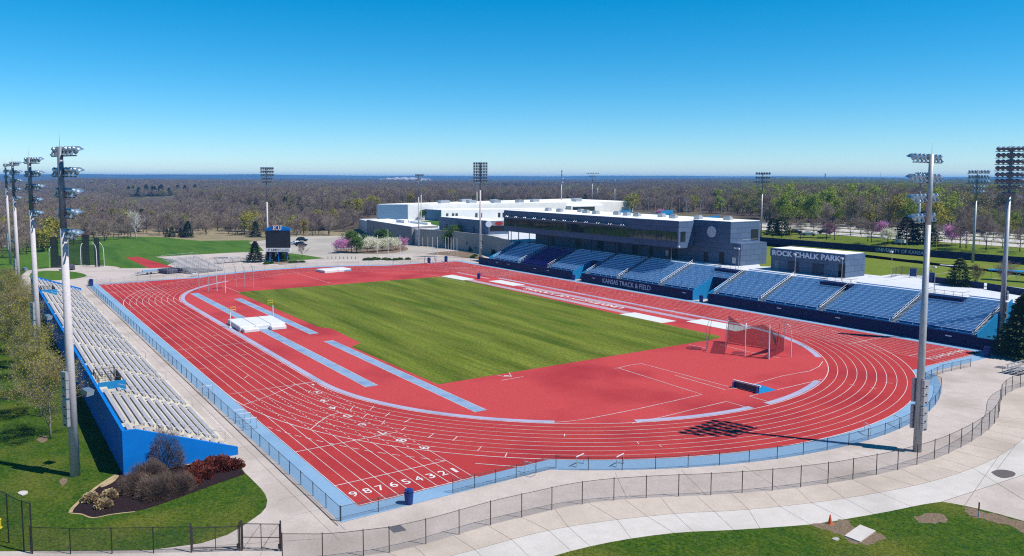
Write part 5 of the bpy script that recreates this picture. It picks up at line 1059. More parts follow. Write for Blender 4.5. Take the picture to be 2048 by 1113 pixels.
# ---- flag poles and posts of the plaza
mb = MB(); mb.tube([(0,0,0),(0,0,1)], .010, 6); FP = mb.mesh('pole', m_vinyl)
cq = lambda x, y: (700+x*.1617, 380+y*.1617)
for i, (bx, by, ty, r, l) in enumerate([(343,845,560,1,'tall white flag pole in front of the blossom trees, left of three'),(472,845,490,1,'tallest white flag pole in front of the blossom trees'),(620,835,562,1,'tall white flag pole in front of the blossom trees, right of three')]+[(a,b,c_,.8,'white plaza flag pole before the stone wall') for a,b,c_ in ((840,690,520),(900,700,588),(963,715,585),(1023,820,585),(1083,815,580),(1180,775,582),(1215,783,585),(1250,830,590),(1283,800,594),(1323,812,600))]):
    b = cq(bx,by); (x, y), h = VP(b[0], b[1], 380+ty*.1617); o = link('flag_pole', FP, None, (x,y,0), 0, (9*r,9*r,h)); tag(o, l, 'flag pole', 'flag poles of the plaza')
rr = tag(MB().build('x', m_black), 'x', 'x') if False else None
x, y = G(856,525); fence('small black railing round the bin at the far fence', gl([(849,527),(850,521),(869,520),(871,526)]), 1.3, m_black, m_meshL, panel=False)
mb = MB(); mb.tube([(0,0,0),(0,0,.75),(0,0,.85)], [.13,.13,.05], 8); BO = mb.mesh('bollard', m_stoneD)
for i in range(8): x, y = G(656+i*7.9, 518.3+.05*i); o = link('bollard', BO, None, (x,y,0)); tag(o, 'small dark bollard in the row between lawn and plaza', 'bollard', 'bollards in a row by the plaza')
# ---- cars
def car(label, x, y, z, rz, m, suv=False, dup=None):
    rt = thing('parked_car', label, 'car', (x,y,z), rz, 'parked cars'); H = 1.75 if suv else 1.45; mb = MB()
    prof = [(-2.25,.35),(-2.3,.75),(-2.1,.95),(-1.3 if not suv else -2.0,1.0 if not suv else 1.1),(-1.5 if suv else -1.0,H-.08),(-.9,H),(.5,H),(1.15,1.0),(2.05,.88),(2.28,.7),(2.28,.35)]
    n = len(prof); v = []
    for s, k in ((-.88,1),(-.9,1),(.9,1),(.88,1)):
        for (px, pz) in prof: v.append((px, s*(.78 if pz > 1.15 else 1), pz))
    mb.add(v, [tuple(range(n)), tuple(range(4*n-1,3*n-1,-1))]+[(r*n+i, (r+1)*n+i, (r+1)*n+(i+1)%n, r*n+(i+1)%n) for r in range(3) for i in range(n)]); mb.build('body', m, rt)
    mb = MB()
    for s in (-1, 1): mb.add([(-1.35,s*.80,1.05),(1.0,s*.80,1.03),(.42,s*.715,H-.1),(-1.0,s*.715,H-.1)], [(0,1,2,3)] if s < 0 else [(3,2,1,0)])
    mb.add([(1.17,-.7,1.02),(1.17,.7,1.02),(.56,.6,H-.06),(.56,-.6,H-.06)], [(0,1,2,3)]); mb.build('window', m_glass, rt)
    for sx in (-1.4, 1.4):
        for s in (-1, 1): mb = MB(); mb.tube([(sx,s*.78,.33),(sx,s*.93,.33)], .33, 12); mb.build('wheel', m_black, rt)
m_cs = mat('silver_car_paint', (.50,.52,.58), None, 1, .25, metal=.4); m_ck = mat('black_car_paint', (.02,.02,.024), None, 1, .2); m_cw = mat('white_car_paint', (.75,.75,.76), None, 1, .3)
x, y = G(594,489); car('silver car parked at the edge of the woods', x, y, 0, ac(594)+1.9, m_cs); x, y = G(604,483); car('dark pickup parked farthest back by the woods', x, y, 0, ac(604)+1.2, m_ck, True); x, y = G(602,493); car('black car with bright bonnet in front of the silver car', x, y, 0, ac(602)+.9, m_ck, True)
for px, py, m, l in ((1618,472,m_cw,'white car in the lot behind the soccer field, nearest the pink tree'),(1650,468,m_ck,'dark car parked beside the white one behind the soccer field'),(1590,468,m_ck,'dark car at the left end of the lot behind the soccer field'),(1725,458,m_ck,'dark car alone in the middle of the lot behind the soccer field'),(1955,468,m_ck,'dark car between the two bare trees at the far right lot')):
    x, y = G(px, py, 8.1); car(l, x, y, 8.1, ac(px)+1.4, m)
x, y = G(1968,538,6.2)
x, y = G(1790,482,8.1); rt = thing('utility_box', 'white utility box on the top of the grass bank', 'utility box', (AZ(1800,252)[0],AZ(1800,252)[1],8.0)); mb = MB(); mb.box(-1.5,-.5,0,1.5,.5,.9); mb.build('cabinet', m_vinyl, rt)
c = G(1905,533,6.2); rt = thing('goal_frame', 'white folded goal lying on the soccer field', 'goal', (c[0],c[1],6.22), ac(1905)+1.3); mb = MB(); mb.box(-2.6,-.6,0,2.6,.6,.14); mb.build('frame', m_vinyl, rt)
c = G(2040,552,6.2); rt = thing('soccer_bleacher', 'small white bleacher by the soccer field at the right edge', 'bleacher', (c[0],c[1],6.2), ac(2040)+1.2); [link('bench', bench_mesh(7, m_alu, .4, .3, 'bench', False), rt, (-4,i*.7,.3+i*.35)) for i in range(3)]
c = G(2030,563,6.2); rt = thing('blue_shelter', 'bright blue players shelter roof at the right edge', 'shelter', (c[0],c[1],6.2), ac(2030)+1.4); mb = MB(); mb.box(-4.5,-1.3,1.9,4.5,1.3,2.05); mb.build('roof', m_blue2, rt); mb = MB(); [mb.tube([(a,1.1,0),(a,1.1,1.9)], .05, 5) for a in (-4.3,0,4.3)]; mb.build('post', m_steel, rt)
for px, py, l in ((1826,556,'blue bin on the terrace behind the pole'),(1862,565,'blue signboard on the terrace beside the lamp post')):
    c = G(px, py, 6.2); rt = thing('info_board', l, 'board', (c[0],c[1],6.2), ac(px)-math.pi/2); mb = MB(); mb.box(-.6,-.1,.3,.6,.1,1.9); mb.build('panel', m_trash, rt); mb = MB(); [mb.tube([(a,0,0),(a,0,1.9)], .04, 5) for a in (-.6,.6)]; mb.build('post', m_steel, rt)
# ---- far away: power lines, houses, works
pp = []
for px, D in ((-120,640),(327,610),(790,700)):
    x, y = AZ(px, D); rt = thing('power_pole', 'thin power line pole among the bare woods', 'power pole', (x,y,-9), ac(px), 'power line poles'); mb = MB(); mb.tube([(0,0,0),(0,0,14.5)], .18, 6); mb.build('pole', m_stoneD, rt); mb = MB(); mb.box(-.08,-1.3,13.6,.08,1.3,13.8); mb.build('cross_arm', m_stoneD, rt); pp.append((x,y))
for k, z in enumerate((4.9, 3.9, 3.2)):
    mb = MB()
    for a, b in zip(pp[:-1], pp[1:]): mb.tube([(lerp(a[0],b[0],t/16), lerp(a[1],b[1],t/16), z-2.2*math.sin(math.pi*t/16)*.8) for t in range(17)], .055, 3, cap=False)
    tag(mb.build('power_line', m_steel, None), ['topmost power line wire across the left woods','middle power line wire across the left woods','lowest power line wire across the left woods'][k], 'wire', 'power line wires')
for i, px in enumerate((243, 402, 548)):
    x, y = AZ(px, 3300); rt = thing('transmission_tower', 'tiny twin legged transmission tower on the left horizon', 'tower', (x,y,-5), ac(px), 'transmission towers'); mb = MB(); [mb.tube([(0,q,0),(0,q,42)], .7, 4) for q in (-5,5)]; mb.build('leg', m_dsteel, rt); mb = MB(); mb.box(-.5,-9,34,.5,9,35.2); mb.build('cross_arm', m_dsteel, rt)
x, y = AZ(1645, 5200); rt = thing('power_station', 'distant blue grey power station with one chimney on the horizon', 'power station', (x,y,0), ac(1645)); mb = MB(); mb.tube([(0,0,0),(0,0,60)], [5,3.5], 10); mb.build('chimney', m_bbuild, rt); mb = MB(); mb.box(-20,-8,0,20,-45,31); mb.box(-20,0,0,20,-70,18); mb.build('boiler_house', m_bbuild, rt)
x, y = AZ(1755, 4800); rt = thing('radio_mast', 'hair thin radio mast on the right horizon', 'mast', (x,y,0)); mb = MB(); mb.tube([(0,0,0),(0,0,61)], .8, 4); mb.build('mast', m_dsteel, rt)
x, y = AZ(1690, 5000); rt = thing('warehouse', 'distant blue grey shed right of the power station', 'building', (x,y,0), ac(1690)); mb = MB(); mb.box(-10,-30,0,10,30,26); mb.build('wall', m_bbuild, rt)
mb = MB(); n = 24
m_quarry = mat('pale_quarry', (.50,.46,.45), (.38,.35,.35), .02, .9)
for i in range(n+1):
    px = 742+140*i/n; h = 30*math.sin(math.pi*i/n)**.5*(1+.12*math.sin(i*2.3))
    for dd, f in ((-120,-6),(-30,h*.8),(20,h),(200,-6)): p = AZ(px, 4300+dd); mb.v.append((p[0],p[1],f))
for i in range(n):
    for j in range(3): mb.f.append((i*4+j,(i+1)*4+j,(i+1)*4+j+1,i*4+j+1)); mb.m.append(0)
struct(mb, 'quarry', m_quarry)
m_shingle = mat('grey_shingle', (.17,.145,.165), (.13,.11,.13), .8, .9); m_siding = mat('pale_siding', (.42,.38,.36), (.36,.33,.31), 1, .8)
def house(label, px, D, z, w, d, wh, rh, rz):
    x, y = AZ(px, D); rt = thing('house', label, 'house', (x,y,z), ac(px)+rz, 'houses in the trees')
    mb = MB(); mb.box(-d/2,-w/2,-4,d/2,w/2,wh); mb.build('wall', m_siding, rt)
    mb = MB(); e = .6; v = [(-d/2-e,-w/2-e,wh),(d/2+e,-w/2-e,wh),(d/2+e,w/2+e,wh),(-d/2-e,w/2+e,wh),(0,-w/2+w*.18,wh+rh),(0,w/2-w*.18,wh+rh)]; mb.add(v, [(0,1,4),(1,2,5,4),(2,3,5),(3,0,4,5),(3,2,1,0)]); 
    g = w*.22; mb.add([(d/2+e+.1,-g,wh-.1),(d/2+e+.1,g,wh-.1),(d/2+e+.1,0,wh+rh*.62),(0,0,wh+rh*.62)], [(0,1,2),(0,2,3),(1,3,2)]); mb.build('roof', m_shingle, rt)
    for q in (-w*.35,-w*.15,w*.15,w*.35): mb = MB(); mb.box(d/2-.02,q-.7,wh-2.2,d/2+.05,q+.7,wh-.7); mb.build('window', m_pglass, rt)
    mb = MB(); mb.box(-1.5,w*.25,wh+rh*.4,-.5,w*.25+1,wh+rh+.8); mb.build('chimney', m_stone, rt)
house('big grey roofed house in the trees at the right edge', 2018, 440, 11, 28, 13, 3.5, 4.6, .15); house('grey roofed house just left of the big one', 1968, 430, 11, 20, 12, 3.8, 4.4, -.25); house('grey roofed house behind the grey light pole', 1832, 460, 11, 20, 12, 3.6, 4.2, .2); house('pale house deep in the trees left of the pole', 1665, 700, 10, 20, 10, 6, 4, .0); house('small white gabled house in the trees by the dark flood pole', 1898, 470, 11, 9, 9, 5.5, 4, .5)
# ================================================================ TREES AND SHRUBS
def tree(seed, H, spread, kind, twigs=900, leaves=0, tsize=(.9,.05), lsize=.22, trunkm=None, twigm=None, leafm=None, clear=.18, levels=3, nb=(6,4,4), droop=.0, up=.55, r0=None, blob=None):
    """a trunk mesh and a crown mesh: limbs that fork, thin flat twigs and small leaf faces spread along them"""
    rnd = random.Random(seed); tr = MB(); cr = MB(); r0 = r0 or H*.018
    top = H*.72; pts = [Vector((0,0,-.3))]; n = 6
    for i in range(1, n+1): pts.append(Vector((rnd.uniform(-.02,.02)*H, rnd.uniform(-.02,.02)*H, top*i/n)))
    tr.tube(pts, [r0*1.25]+[lerp(r0, r0*.18, i/n) for i in range(1, n+1)], 7)
    tips = []
    def limb(p, d, L, r, lev):
        q = p.copy(); seg = 3; P = [q.copy()]; dd = d.copy()
        for i in range(seg):
            dd = (dd+Vector((rnd.uniform(-.25,.25), rnd.uniform(-.25,.25), rnd.uniform(-.1,.25)-droop))).normalized(); q = q+dd*(L/seg); P.append(q.copy()); tips.append((q.copy(), dd.copy(), lev))
        (tr if lev == 0 and r > .05 else cr).tube(P, [r, r*.8, r*.6, r*.35], 4 if lev < 1 else 3, cap=False)
        if lev < levels-1:
            for k in range(nb[lev+1]):
                t = rnd.uniform(.3, 1); b = P[min(seg-1, int(t*seg))].lerp(P[min(seg, int(t*seg)+1)], rnd.random())
                a = rnd.uniform(0, 6.28); nd = (dd+Vector((math.cos(a), math.sin(a), rnd.uniform(-.1, .7)))*rnd.uniform(.6,1.0)).normalized()
                limb(b, nd, L*rnd.uniform(.45,.68), r*.5, lev+1)
    for k in range(nb[0]*2):
        t = lerp(clear, .96, (k+rnd.random()*.6)/(nb[0]*2)); b = pts[1].lerp(pts[n], t) if False else Vector((0,0,0)); z = top*t; i = min(n-1, int(t*n)); b = pts[i].lerp(pts[i+1], t*n-i)
        a = k*2.4+rnd.uniform(-.4,.4); el = rnd.uniform(up-.2, up+.35); L = spread*rnd.uniform(.65,1.05)*(1.12-.72*max(0,t-.2)/.8)
        limb(b, Vector((math.cos(a), math.sin(a), el)).normalized(), L, r0*.42*(1-.5*t), 0)
    # twigs
    vs = []; fs = []; T = [t for t in tips if t[2] >= levels-2] or tips
    for i in range(twigs):
        p, d, _ = rnd.choice(T); a = Vector((rnd.gauss(0,.7), rnd.gauss(0,.7), rnd.gauss(.25,.6))); d2 = (d*.6+a).normalized(); L = tsize[0]*rnd.uniform(.5,1.3); w = tsize[1]*rnd.uniform(.6,1.4)
        s = d2.cross(Vector((rnd.gauss(0,1), rnd.gauss(0,1), rnd.gauss(0,1)))).normalized()*w/2; b = p+a*tsize[0]*.25
        cr.add([b-s, b+s, b+d2*L], [(0,1,2)])
    cr.cur = 1
    for i in range(leaves):
        p, d, _ = rnd.choice(T); c = p+Vector((rnd.gauss(0,1), rnd.gauss(0,1), rnd.gauss(.1,.8)))*tsize[0]*(blob or .55)
        u = Vector((rnd.gauss(0,1), rnd.gauss(0,1), rnd.gauss(0,1))).normalized(); v = u.cross(Vector((rnd.gauss(0,1), rnd.gauss(0,1), rnd.gauss(0,1)))).normalized(); s = lsize*rnd.uniform(.5,1.3)
        cr.add([c-u*s-v*s*.5, c+u*s-v*s*.3, c+u*s*.3+v*s, c-u*s*.7+v*s*.6], [(0,1,2,3)])
    a = tr.mesh('trunk', trunkm or m_bark2); a.polygons.foreach_set('use_smooth', [True]*len(a.polygons))
    return a, cr.mesh('crown', [twigm or m_twig, leafm or m_bud])
def conifer(seed, H, R, m, n=1500, size=.35, base=.06, tiers=14, pw=.85):
    rnd = random.Random(seed); tr = MB(); tr.tube([(0,0,-.2),(0,0,H*.9)], [H*.022, .02], 7); cr = MB()
    for i in range(n):
        t = (rnd.random()**1.25); z = H*lerp(base, 1, t); tier = .82+.18*math.cos(t*tiers*2*math.pi); r = R*(1-t)**pw*tier*math.sqrt(rnd.uniform(.25,1)); a = rnd.uniform(0, 6.283); r *= 1+.22*math.sin(a*3+seed)*math.sin(t*9+a)
        c = Vector((r*math.cos(a), r*math.sin(a), z)); o = Vector((math.cos(a), math.sin(a), rnd.uniform(-.5,.15))).normalized(); s = o.cross(Vector((rnd.gauss(0,.4),rnd.gauss(0,.4),1))).normalized(); L = size*rnd.uniform(.7,1.5); w = size*.42*rnd.uniform(.6,1.2)
        cr.add([c-s*w, c+s*w, c+o*L+s*w*.4, c+o*L-s*w*.4], [(0,1,2,3)])
    return tr.mesh('trunk', m_bark2), cr.mesh('crown', m)
def plant(name, label, cat, meshes, x, y, z=0, rz=0, sc=1.0, group=None):
    rt = thing(name, label, cat, (x,y,z), rz, group, sc); link('trunk', meshes[0], rt); link('crown', meshes[1], rt); return rt
def tuft(seed, R, H, n, size, m, stemm=None, stems=30, twig=False, hollow=False):
    """a shrub: stems fanning from the ground and twigs or leaves over a lumpy dome"""
    rnd = random.Random(seed); st_ = MB(); fo = MB()
    for i in range(stems):
        a = rnd.uniform(0,6.28); r = R*rnd.random()**.5*.9; b = Vector((r*.25*math.cos(a), r*.25*math.sin(a), 0)); e = Vector((r*math.cos(a), r*math.sin(a), H*math.sqrt(max(0,1-(r/R)**2))*rnd.uniform(.7,.95))); st_.tube([b, b.lerp(e,.5)+Vector((0,0,H*.12)), e], [.022,.015,.006], 3, cap=False)
    for i in range(n):
        a = rnd.uniform(0,6.28); q = rnd.random(); ph = math.acos(rnd.random()); rr = lerp(.45,1,q**.4)*(1+.13*math.sin(3*a+seed)+.08*math.sin(7*a))
        c = Vector((R*rr*math.sin(ph)*math.cos(a), R*rr*math.sin(ph)*math.sin(a), max(.03,H*rr*math.cos(ph)))); o = Vector((math.sin(ph)*math.cos(a)+rnd.gauss(0,.35), math.sin(ph)*math.sin(a)+rnd.gauss(0,.35), math.cos(ph)*.9+.35+rnd.gauss(0,.3))).normalized(); s = o.cross(Vector((rnd.gauss(0,1),rnd.gauss(0,1),rnd.gauss(0,1)))).normalized()
        L = size*rnd.uniform(.6,1.4)
        if twig: fo.add([c-s*.012, c+s*.012, c+o*L], [(0,1,2)])
        else: fo.add([c-s*L*.35, c+s*L*.35, c+o*L+s*L*.2, c+o*L-s*L*.2], [(0,1,2,3)])
    return st_.mesh('stems', stemm or m_bark2), fo.mesh('foliage', m)
def shrub(name, label, cat, meshes, x, y, z=0, rz=0, sc=1.0, group=None):
    rt = thing(name, label, cat, (x,y,z), rz, group, sc); link('stems', meshes[0], rt); link('foliage', meshes[1], rt); return rt
# ---- row of budding trees behind the left stand
NT = [tree(11+i, 10.2, 3.7, 'bud', twigs=2800, leaves=5400, tsize=(.7,.020), lsize=.064, trunkm=m_bark, twigm=m_bark, leafm=m_budN, clear=.16, nb=(6,5,5), levels=3, up=.62, r0=.13) for i in range(3)]
where = ['nearest budding tree with pale limbs behind the blue wall', 'second budding tree from the near end behind the left stand', 'third budding tree from the near end behind the left stand', 'fourth budding tree from the near end behind the left stand', 'fifth budding tree along the left stand, by the second light pole', 'sixth budding tree along the back of the left stand', 'seventh budding tree along the back of the left stand', 'eighth budding tree along the back of the left stand', 'ninth budding tree along the back of the left stand', 'tenth budding tree near the far end of the left stand', 'eleventh budding tree near the far end of the left stand', 'last budding tree past the far end of the left stand']
for i in range(12): plant('budding_tree', where[i], 'tree', NT[i%3], -6.5+9.3*i+random.uniform(-.6,.6), 69.1+random.uniform(-.3,.6), 0, i*1.7, random.uniform(.82,.98), 'budding trees in a row behind the left stand')
for i in range(4): plant('budding_tree', 'budding tree in the outer row left of the stand trees', 'tree', NT[(i+1)%3], 62+13*i, 76.5+random.uniform(-1,1), 0, i*2.1+1, random.uniform(.62,.8), 'budding trees of the outer row')
# ---- mulch bed
sh = tuft(5, 2.0, 1.9, 9000, .42, m_brownt, m_bark2, 120, twig=True)
for (px, py, s, l) in ((268,982,.66,'bare brown shrub at the left of the mulch bed group'),(356,980,.68,'bare brown shrub at the right of the mulch bed group'),(312,990,.78,'bare brown shrub at the front of the mulch bed group'),(300,962,.8,'bare brown shrub behind the front one in the mulch bed')): x, y = G(px,py); shrub('bare_shrub', l, 'shrub', sh, x, y, 0, px, s, 'bare shrubs in the mulch bed')
x, y = G(330,935); shrub('bare_shrub', 'tall bare shrub rising against the blue end wall', 'shrub', tuft(6, 1.6, 3.2, 8000, .42, m_brownt, m_bark2, 90, twig=True), x, y, 0, 2, (1.0), 'bare shrubs in the mulch bed')
rb = tuft(9, .75, .8, 700, .16, m_red_l, m_red_l, 30)
for i, (px, py, s) in enumerate([(383,962,1.1),(380,972,.9),(402,950,1.2),(418,947,1.0),(410,955,1.0),(440,938,1.3),(447,931,1.0),(425,938,1.2),(462,937,.9),(472,936,.9),(395,940,.9),(455,940,.8)]): x, y = G(px,py); shrub('red_shrub', 'small dark red leafed shrub in the mulch bed below the blue wall', 'shrub', rb, x, y, 0, i, s, 'red shrubs in the mulch bed')
og = tuft(13, .62, .55, 1700, .34, m_straw, m_straw, 60)
for (px, py, l) in ((181,1002,'cut straw coloured grass clump, left of three'),(219,995,'cut straw coloured grass clump, upper right of three'),(207,1014,'cut straw coloured grass clump, lowest of three')): x, y = G(px,py); shrub('grass_clump', l, 'ornamental grass', og, x, y, 0, px, .72, 'straw grass clumps')
# ---- evergreens and blossom
pinA = conifer(3, 9.4, 4.3, m_pine, 6500, .42, .05, 9, .7); pinB = conifer(5, 5.2, 2.6, m_pine, 3200, .28, .06, 8, .6); spr = conifer(8, 6.2, 2.6, m_cedar, 2600, .4, .10, 8, .8)
for (x, y, s, l) in ((-43.9,-52.6,1.0,'big dark pine at the right edge below the stand end'),(-42.0,-57.8,.86,'pine behind the big one at the right picture edge'),(-45.5,-60.5,.95,'pine farthest back of the three at the right edge')): plant('pine_tree', l, 'tree', pinA, x, y, 0, s*7, s, 'pines at the right end of the grandstand')
x, y = G(1918,572,6.2); plant('pine_tree', 'round dark green tree on the terrace left of the field pole', 'tree', pinB, x, y, 6.2, 0, 1.0); bsh = tree(31, 5.0, 1.6, 'b', 1500, 500, (.5,.03), .08, twigm=m_bark2, leafm=m_budN, clear=.05, up=1.2); x, y = G(1950,575,6.2); plant('thin_tree', 'thin twiggy tree right of the round green one', 'tree', bsh, x, y, 6.2); bt0 = tree(33, 5.5, 2.3, 'b', 1800, 0, (.6,.025), clear=.12, up=.7); x, y = G(2010,575,6.2); plant('bare_tree', 'small bare pinkish tree behind the right light pole', 'tree', bt0, x, y, 6.2)
for (px, py, s, l) in ((523,526,1.05,'dark spruce at the left leg of the video board'),(550,525,.8,'dark spruce behind the middle leg of the video board'),(563,524,.8,'dark spruce between the right legs of the video board'),(577,525,.86,'dark spruce at the right leg of the video board')): x, y = G(px,py); plant('spruce_tree', l, 'tree', spr, x+(4.5 if px > 530 else 3.0), y+(1 if px < 530 else 0), 0, px, s, 'spruces under the video board')
low = tuft(21, .8, .5, 500, .22, m_green_l, None, 20); bedb = [(533,529),(541,528),(583,526),(590,526),(604,526)]
for px, py in bedb+[(737,520),(742,521),(749,519),(756,520),(770,520),(777,521),(790,521),(800,520),(731,521),(816,520),(945,516),(950,513)]: x, y = G(px,py); shrub('low_shrub', 'low green shrub in the planting along the far track fence', 'shrub', low, x, y, 0, px, 1.1, 'low shrubs by the far fence')
pk = tree(41, 4.6, 2.5, 'p', 500, 3600, (.6,.03), .11, leafm=m_pink, clear=.14, up=.7, blob=.7); wh = tree(43, 4.6, 2.6, 'w', 300, 3600, (.6,.03), .11, leafm=m_wbl, clear=.14, up=.7, blob=.7); gr = tree(45, 7, 2.7, 'g', 500, 4200, (.7,.04), .16, leafm=m_green_l, clear=.10, up=.9, blob=.7); bt = tree(47, 8, 3.2, 'b', 2600, 0, (.8,.03), clear=.16, up=.7); cd = conifer(49, 7, 2.3, m_green_l, 1800, .4, .05, 8, .6)
for (px, py, s, l) in ((680,507,1.0,'pink blossom tree at the left of the planting bed'),(693,506,1.0,'pink blossom tree next to the leftmost one'),(806,499,.85,'pink blossom tree at the right end of the planting bed')): x, y = G(px,py); plant('redbud_tree', l, 'tree', pk, x, y, 0, px, s, 'pink blossom trees')
for i, (px, py, s) in enumerate([(722,506,.85),(735,505,1.0),(750,505,1.0),(765,503,.95),(780,502,.95),(791,501,.9),(742,498,.9)]): x, y = G(px,py); plant('blossom_tree', 'cream white blossom tree in the planting bed before the limestone building', 'tree', wh, x, y, 0, px, s, 'white blossom trees')
for (px, py, s, l) in ((703,505,1.15,'tall green tree behind the pink blossom'),(713,507,.9,'dark green tree left of the white blossom'),(763,497,1.1,'green tree behind the white blossom, left of two'),(773,495,1.0,'green tree behind the white blossom, right of two'),(730,492,.7,'small green tree at the limestone wall end'),(910,497,1.35,'green leafy tree against the stone retaining wall'),(898,497,.9,'lower green tree left of the leafy one at the stone wall'),(829,438,.8,'yellow green tree in front of the sports hall'),(846,440,.75,'bright green tree beside the pale light poles')): x, y = G(px,py,0 if py > 450 else 6.2); plant('green_tree', l, 'tree', gr, x, y, 0 if py > 450 else 6.2, px, s*(1.0), 'green trees of the plaza')
x, y = G(604,515); plant('bare_tree', 'single bare sapling on the grass right of the video board', 'tree', bt, x, y, 0, 0, .6)
for (px, py, l) in ((948,503,'dark shrub against the stone wall, left one'),(993,512,'dark shrub against the stone wall beside the stand')): x, y = G(px,py); shrub('wall_shrub', l, 'shrub', tuft(px, 1.3, 1.6, 900, .3, m_cedar, None, 20), x, y, 0, 0, 1.3, 'shrubs at the stone wall')
for (px, py, s, l) in ((1742,480,1.35,'dark pine on the bank left of the blue pole'),(1770,480,1.0,'tall dark pine close right of the blue pole'),(1812,482,1.3,'dark pine on the bank left of the grey light pole'),(1847,482,1.55,'dark pine right of the blue pole on the bank'),(1545,464,1.0,'dark green tree at the left end of the bank'),(1562,463,1.1,'green tree at the left end of the bank'))[2:]: x, y = AZ(px, 255 if px > 1700 else 262); plant('bank_pine', l, 'tree', conifer(int(px), 6.8, 3.4, m_pine if px < 1700 else m_cedar, 2200, .45, .08, 7, .55), x, y, 7.9, 0, s*.88, 'pines on the grass bank')
far_lot = []
for i, (px, d, s) in enumerate([(1580,262,.8),(1600,258,.8),(1652,258,.85),(1668,258,.85),(1735,255,.85),(1742,253,.8),(1920,245,1.0),(1932,243,.95),(1972,240,.95),(1700,275,.8),(1626,275,.7),(1720,280,.8),(1800,285,.8),(1870,262,.7),(2005,245,.8),(2040,240,.8),(1775,258,.7),(1985,275,.8),(1640,285,.7)]): x, y = AZ(px,d); plant('bare_tree', 'bare young tree along the parking lot behind the soccer field', 'tree', bt, x, y, 8.0, px, s, 'bare trees of the far parking lot')
for (px, d, s, l) in ((1659,268,.9,'pink blossom tree in the lot above the soccer field, leftmost of three'),(1762,270,1.0,'pink blossom tree in the lot between the pines and poles'),(1903,250,1.1,'pink blossom tree in the lot right of the grey light pole'),(1320,395,1.0,'pink blossom tree before the tennis windscreen')): x, y = AZ(px,d); plant('redbud_tree', l, 'tree', pk, x, y, 8.0 if px > 1500 else 6.2, px, s, 'pink blossom trees')
for (px, d, l) in ((1775,252,'small cream blossom tree left of the blue pole'),): x, y = AZ(px,d); plant('blossom_tree', l, 'tree', wh, x, y, 8.0, 0, .8)
# ---- the woods
V = []
for i in range(4): V.append(('bare', tree(100+i, 11, 4.8, 'bare', 1700, 0, (1.2,.062), trunkm=m_bark2, clear=.07, nb=(5,3,3), levels=2, up=.75)))
for i in range(2): V.append(('bud', tree(110+i, 11, 4.8, 'bud', 800, 1200, (1.2,.06), .21, leafm=m_bud, clear=.09, nb=(4,3,3), levels=2, up=.7)))
V.append(('spring', tree(120, 11, 4.7, 'spring', 400, 1900, (1.2,.06), .25, leafm=m_spring, clear=.09, nb=(4,3,3), levels=2, up=.7)))
V.append(('cedar', conifer(130, 7.5, 2.7, m_cedar, 700, .75, .03, 6, .75)))
V.append(('white', tree(140, 12.5, 4.6, 'w', 700, 0, (1.2,.05), trunkm=m_wbark, twigm=m_wbark, clear=.14, nb=(5,4,4), levels=3, up=.9)))
V.append(('olive', tree(150, 10, 4.8, 'spring', 400, 1700, (1.2,.06), .25, leafm=m_budN, clear=.12, nb=(4,3,3), levels=2, up=.7)))
def edge_D(px):
    T = [(-320,300),(0,292),(100,318),(200,362),(300,384),(460,378),(520,350),(560,352),(600,360),(690,372),(735,405),(752,418),(760,470),(820,560),(1100,560),(1262,560),(1270,440),(1400,425),(1515,400),(1530,335),(1700,325),(1900,305),(2048,300),(2350,300)]
    for a, b in zip(T[:-1], T[1:]):
        if px <= b[0]: return lerp(a[1], b[1], (px-a[0])/(b[0]-a[0]))
    return T[-1][1]
TAB = [px for px in range(-320, 2360, 8)]
def kind_for(px, D, rnd, x, y):
    n = math.sin(x*.021+y*.013)*math.cos(y*.017-x*.008+2)+.5*math.sin(x*.05)*math.cos(y*.043)
    right = sstep(1380, 1600, px)
    w = dict(bare=.86, bud=.08+.10*max(0,n), spring=.006+.05*max(0,n-.5), cedar=.05+.10*max(0,-n-.4), olive=.015+.04*max(0,n))
    if right > 0: w['bud'] += .45*right; w['spring'] += .34*right; w['bare'] *= 1-.45*right; w['olive'] += .22*right; w['cedar'] *= 1-.7*right
    if 1000 < px < 1300 and D > 1500: w['cedar'] += .5
    t = rnd.random()*sum(w.values()); 
    for k, v in w.items():
        t -= v
        if t <= 0: return k
    return 'bare'
BYK = {}
for i, (k, _) in enumerate(V): BYK.setdefault(k, []).append(i)
rnd = random.Random(77); cand = []
# even sampling in plan, thinned with distance
def sample(D0, D1, sp):
    D = D0
    while D < D1:
        s = sp*(1+D/2500); st = s/D
        a = 0
        az0 = math.atan2(AZ(-320,1)[1]-CP[1], AZ(-320,1)[0]-CP[0]); az1 = math.atan2(AZ(2350,1)[1]-CP[1], AZ(2350,1)[0]-CP[0]); n = int(abs(az1-az0)*D/s)
        for i in range(n):
            az = lerp(az0, az1, (i+rnd.random())/n); d = D+rnd.uniform(-.5,.5)*s
            v = Vector((math.cos(az), math.sin(az), 0)); lx = v.dot(_r2); lz = v.dot(_fw)
            px = 1024+CF*lx/lz; e = edge_D(px)
            if d < e: continue
            x, y = CP[0]+v.x*d, CP[1]+v.y*d
            if 1180 < d < 1610 and 955 < px < 1112: continue
            if 1500 < d < 1900 and 1195 < px < 1255: continue
            if 640 < d < 1050 and 262 < px < 350 : continue
            if 950 < d < 1120 and 200 < px < 470 and rnd.random() < .9: continue
            cand.append((d-e, d, px, x, y))
        D += s*.92
sample(285, 3300, 7.0)
OLIVE_SPOTS = [(88,312),(110,330),(490,395),(500,370),(510,380),(655,395),(670,410),(700,420),(720,425),(735,430),(742,440),(1262,430),(1385,440),(1470,450),(1490,452),(750,428)]
cand.sort(key=lambda c: c[0]+ .12*c[1]); print('trees in the wood', len(cand))
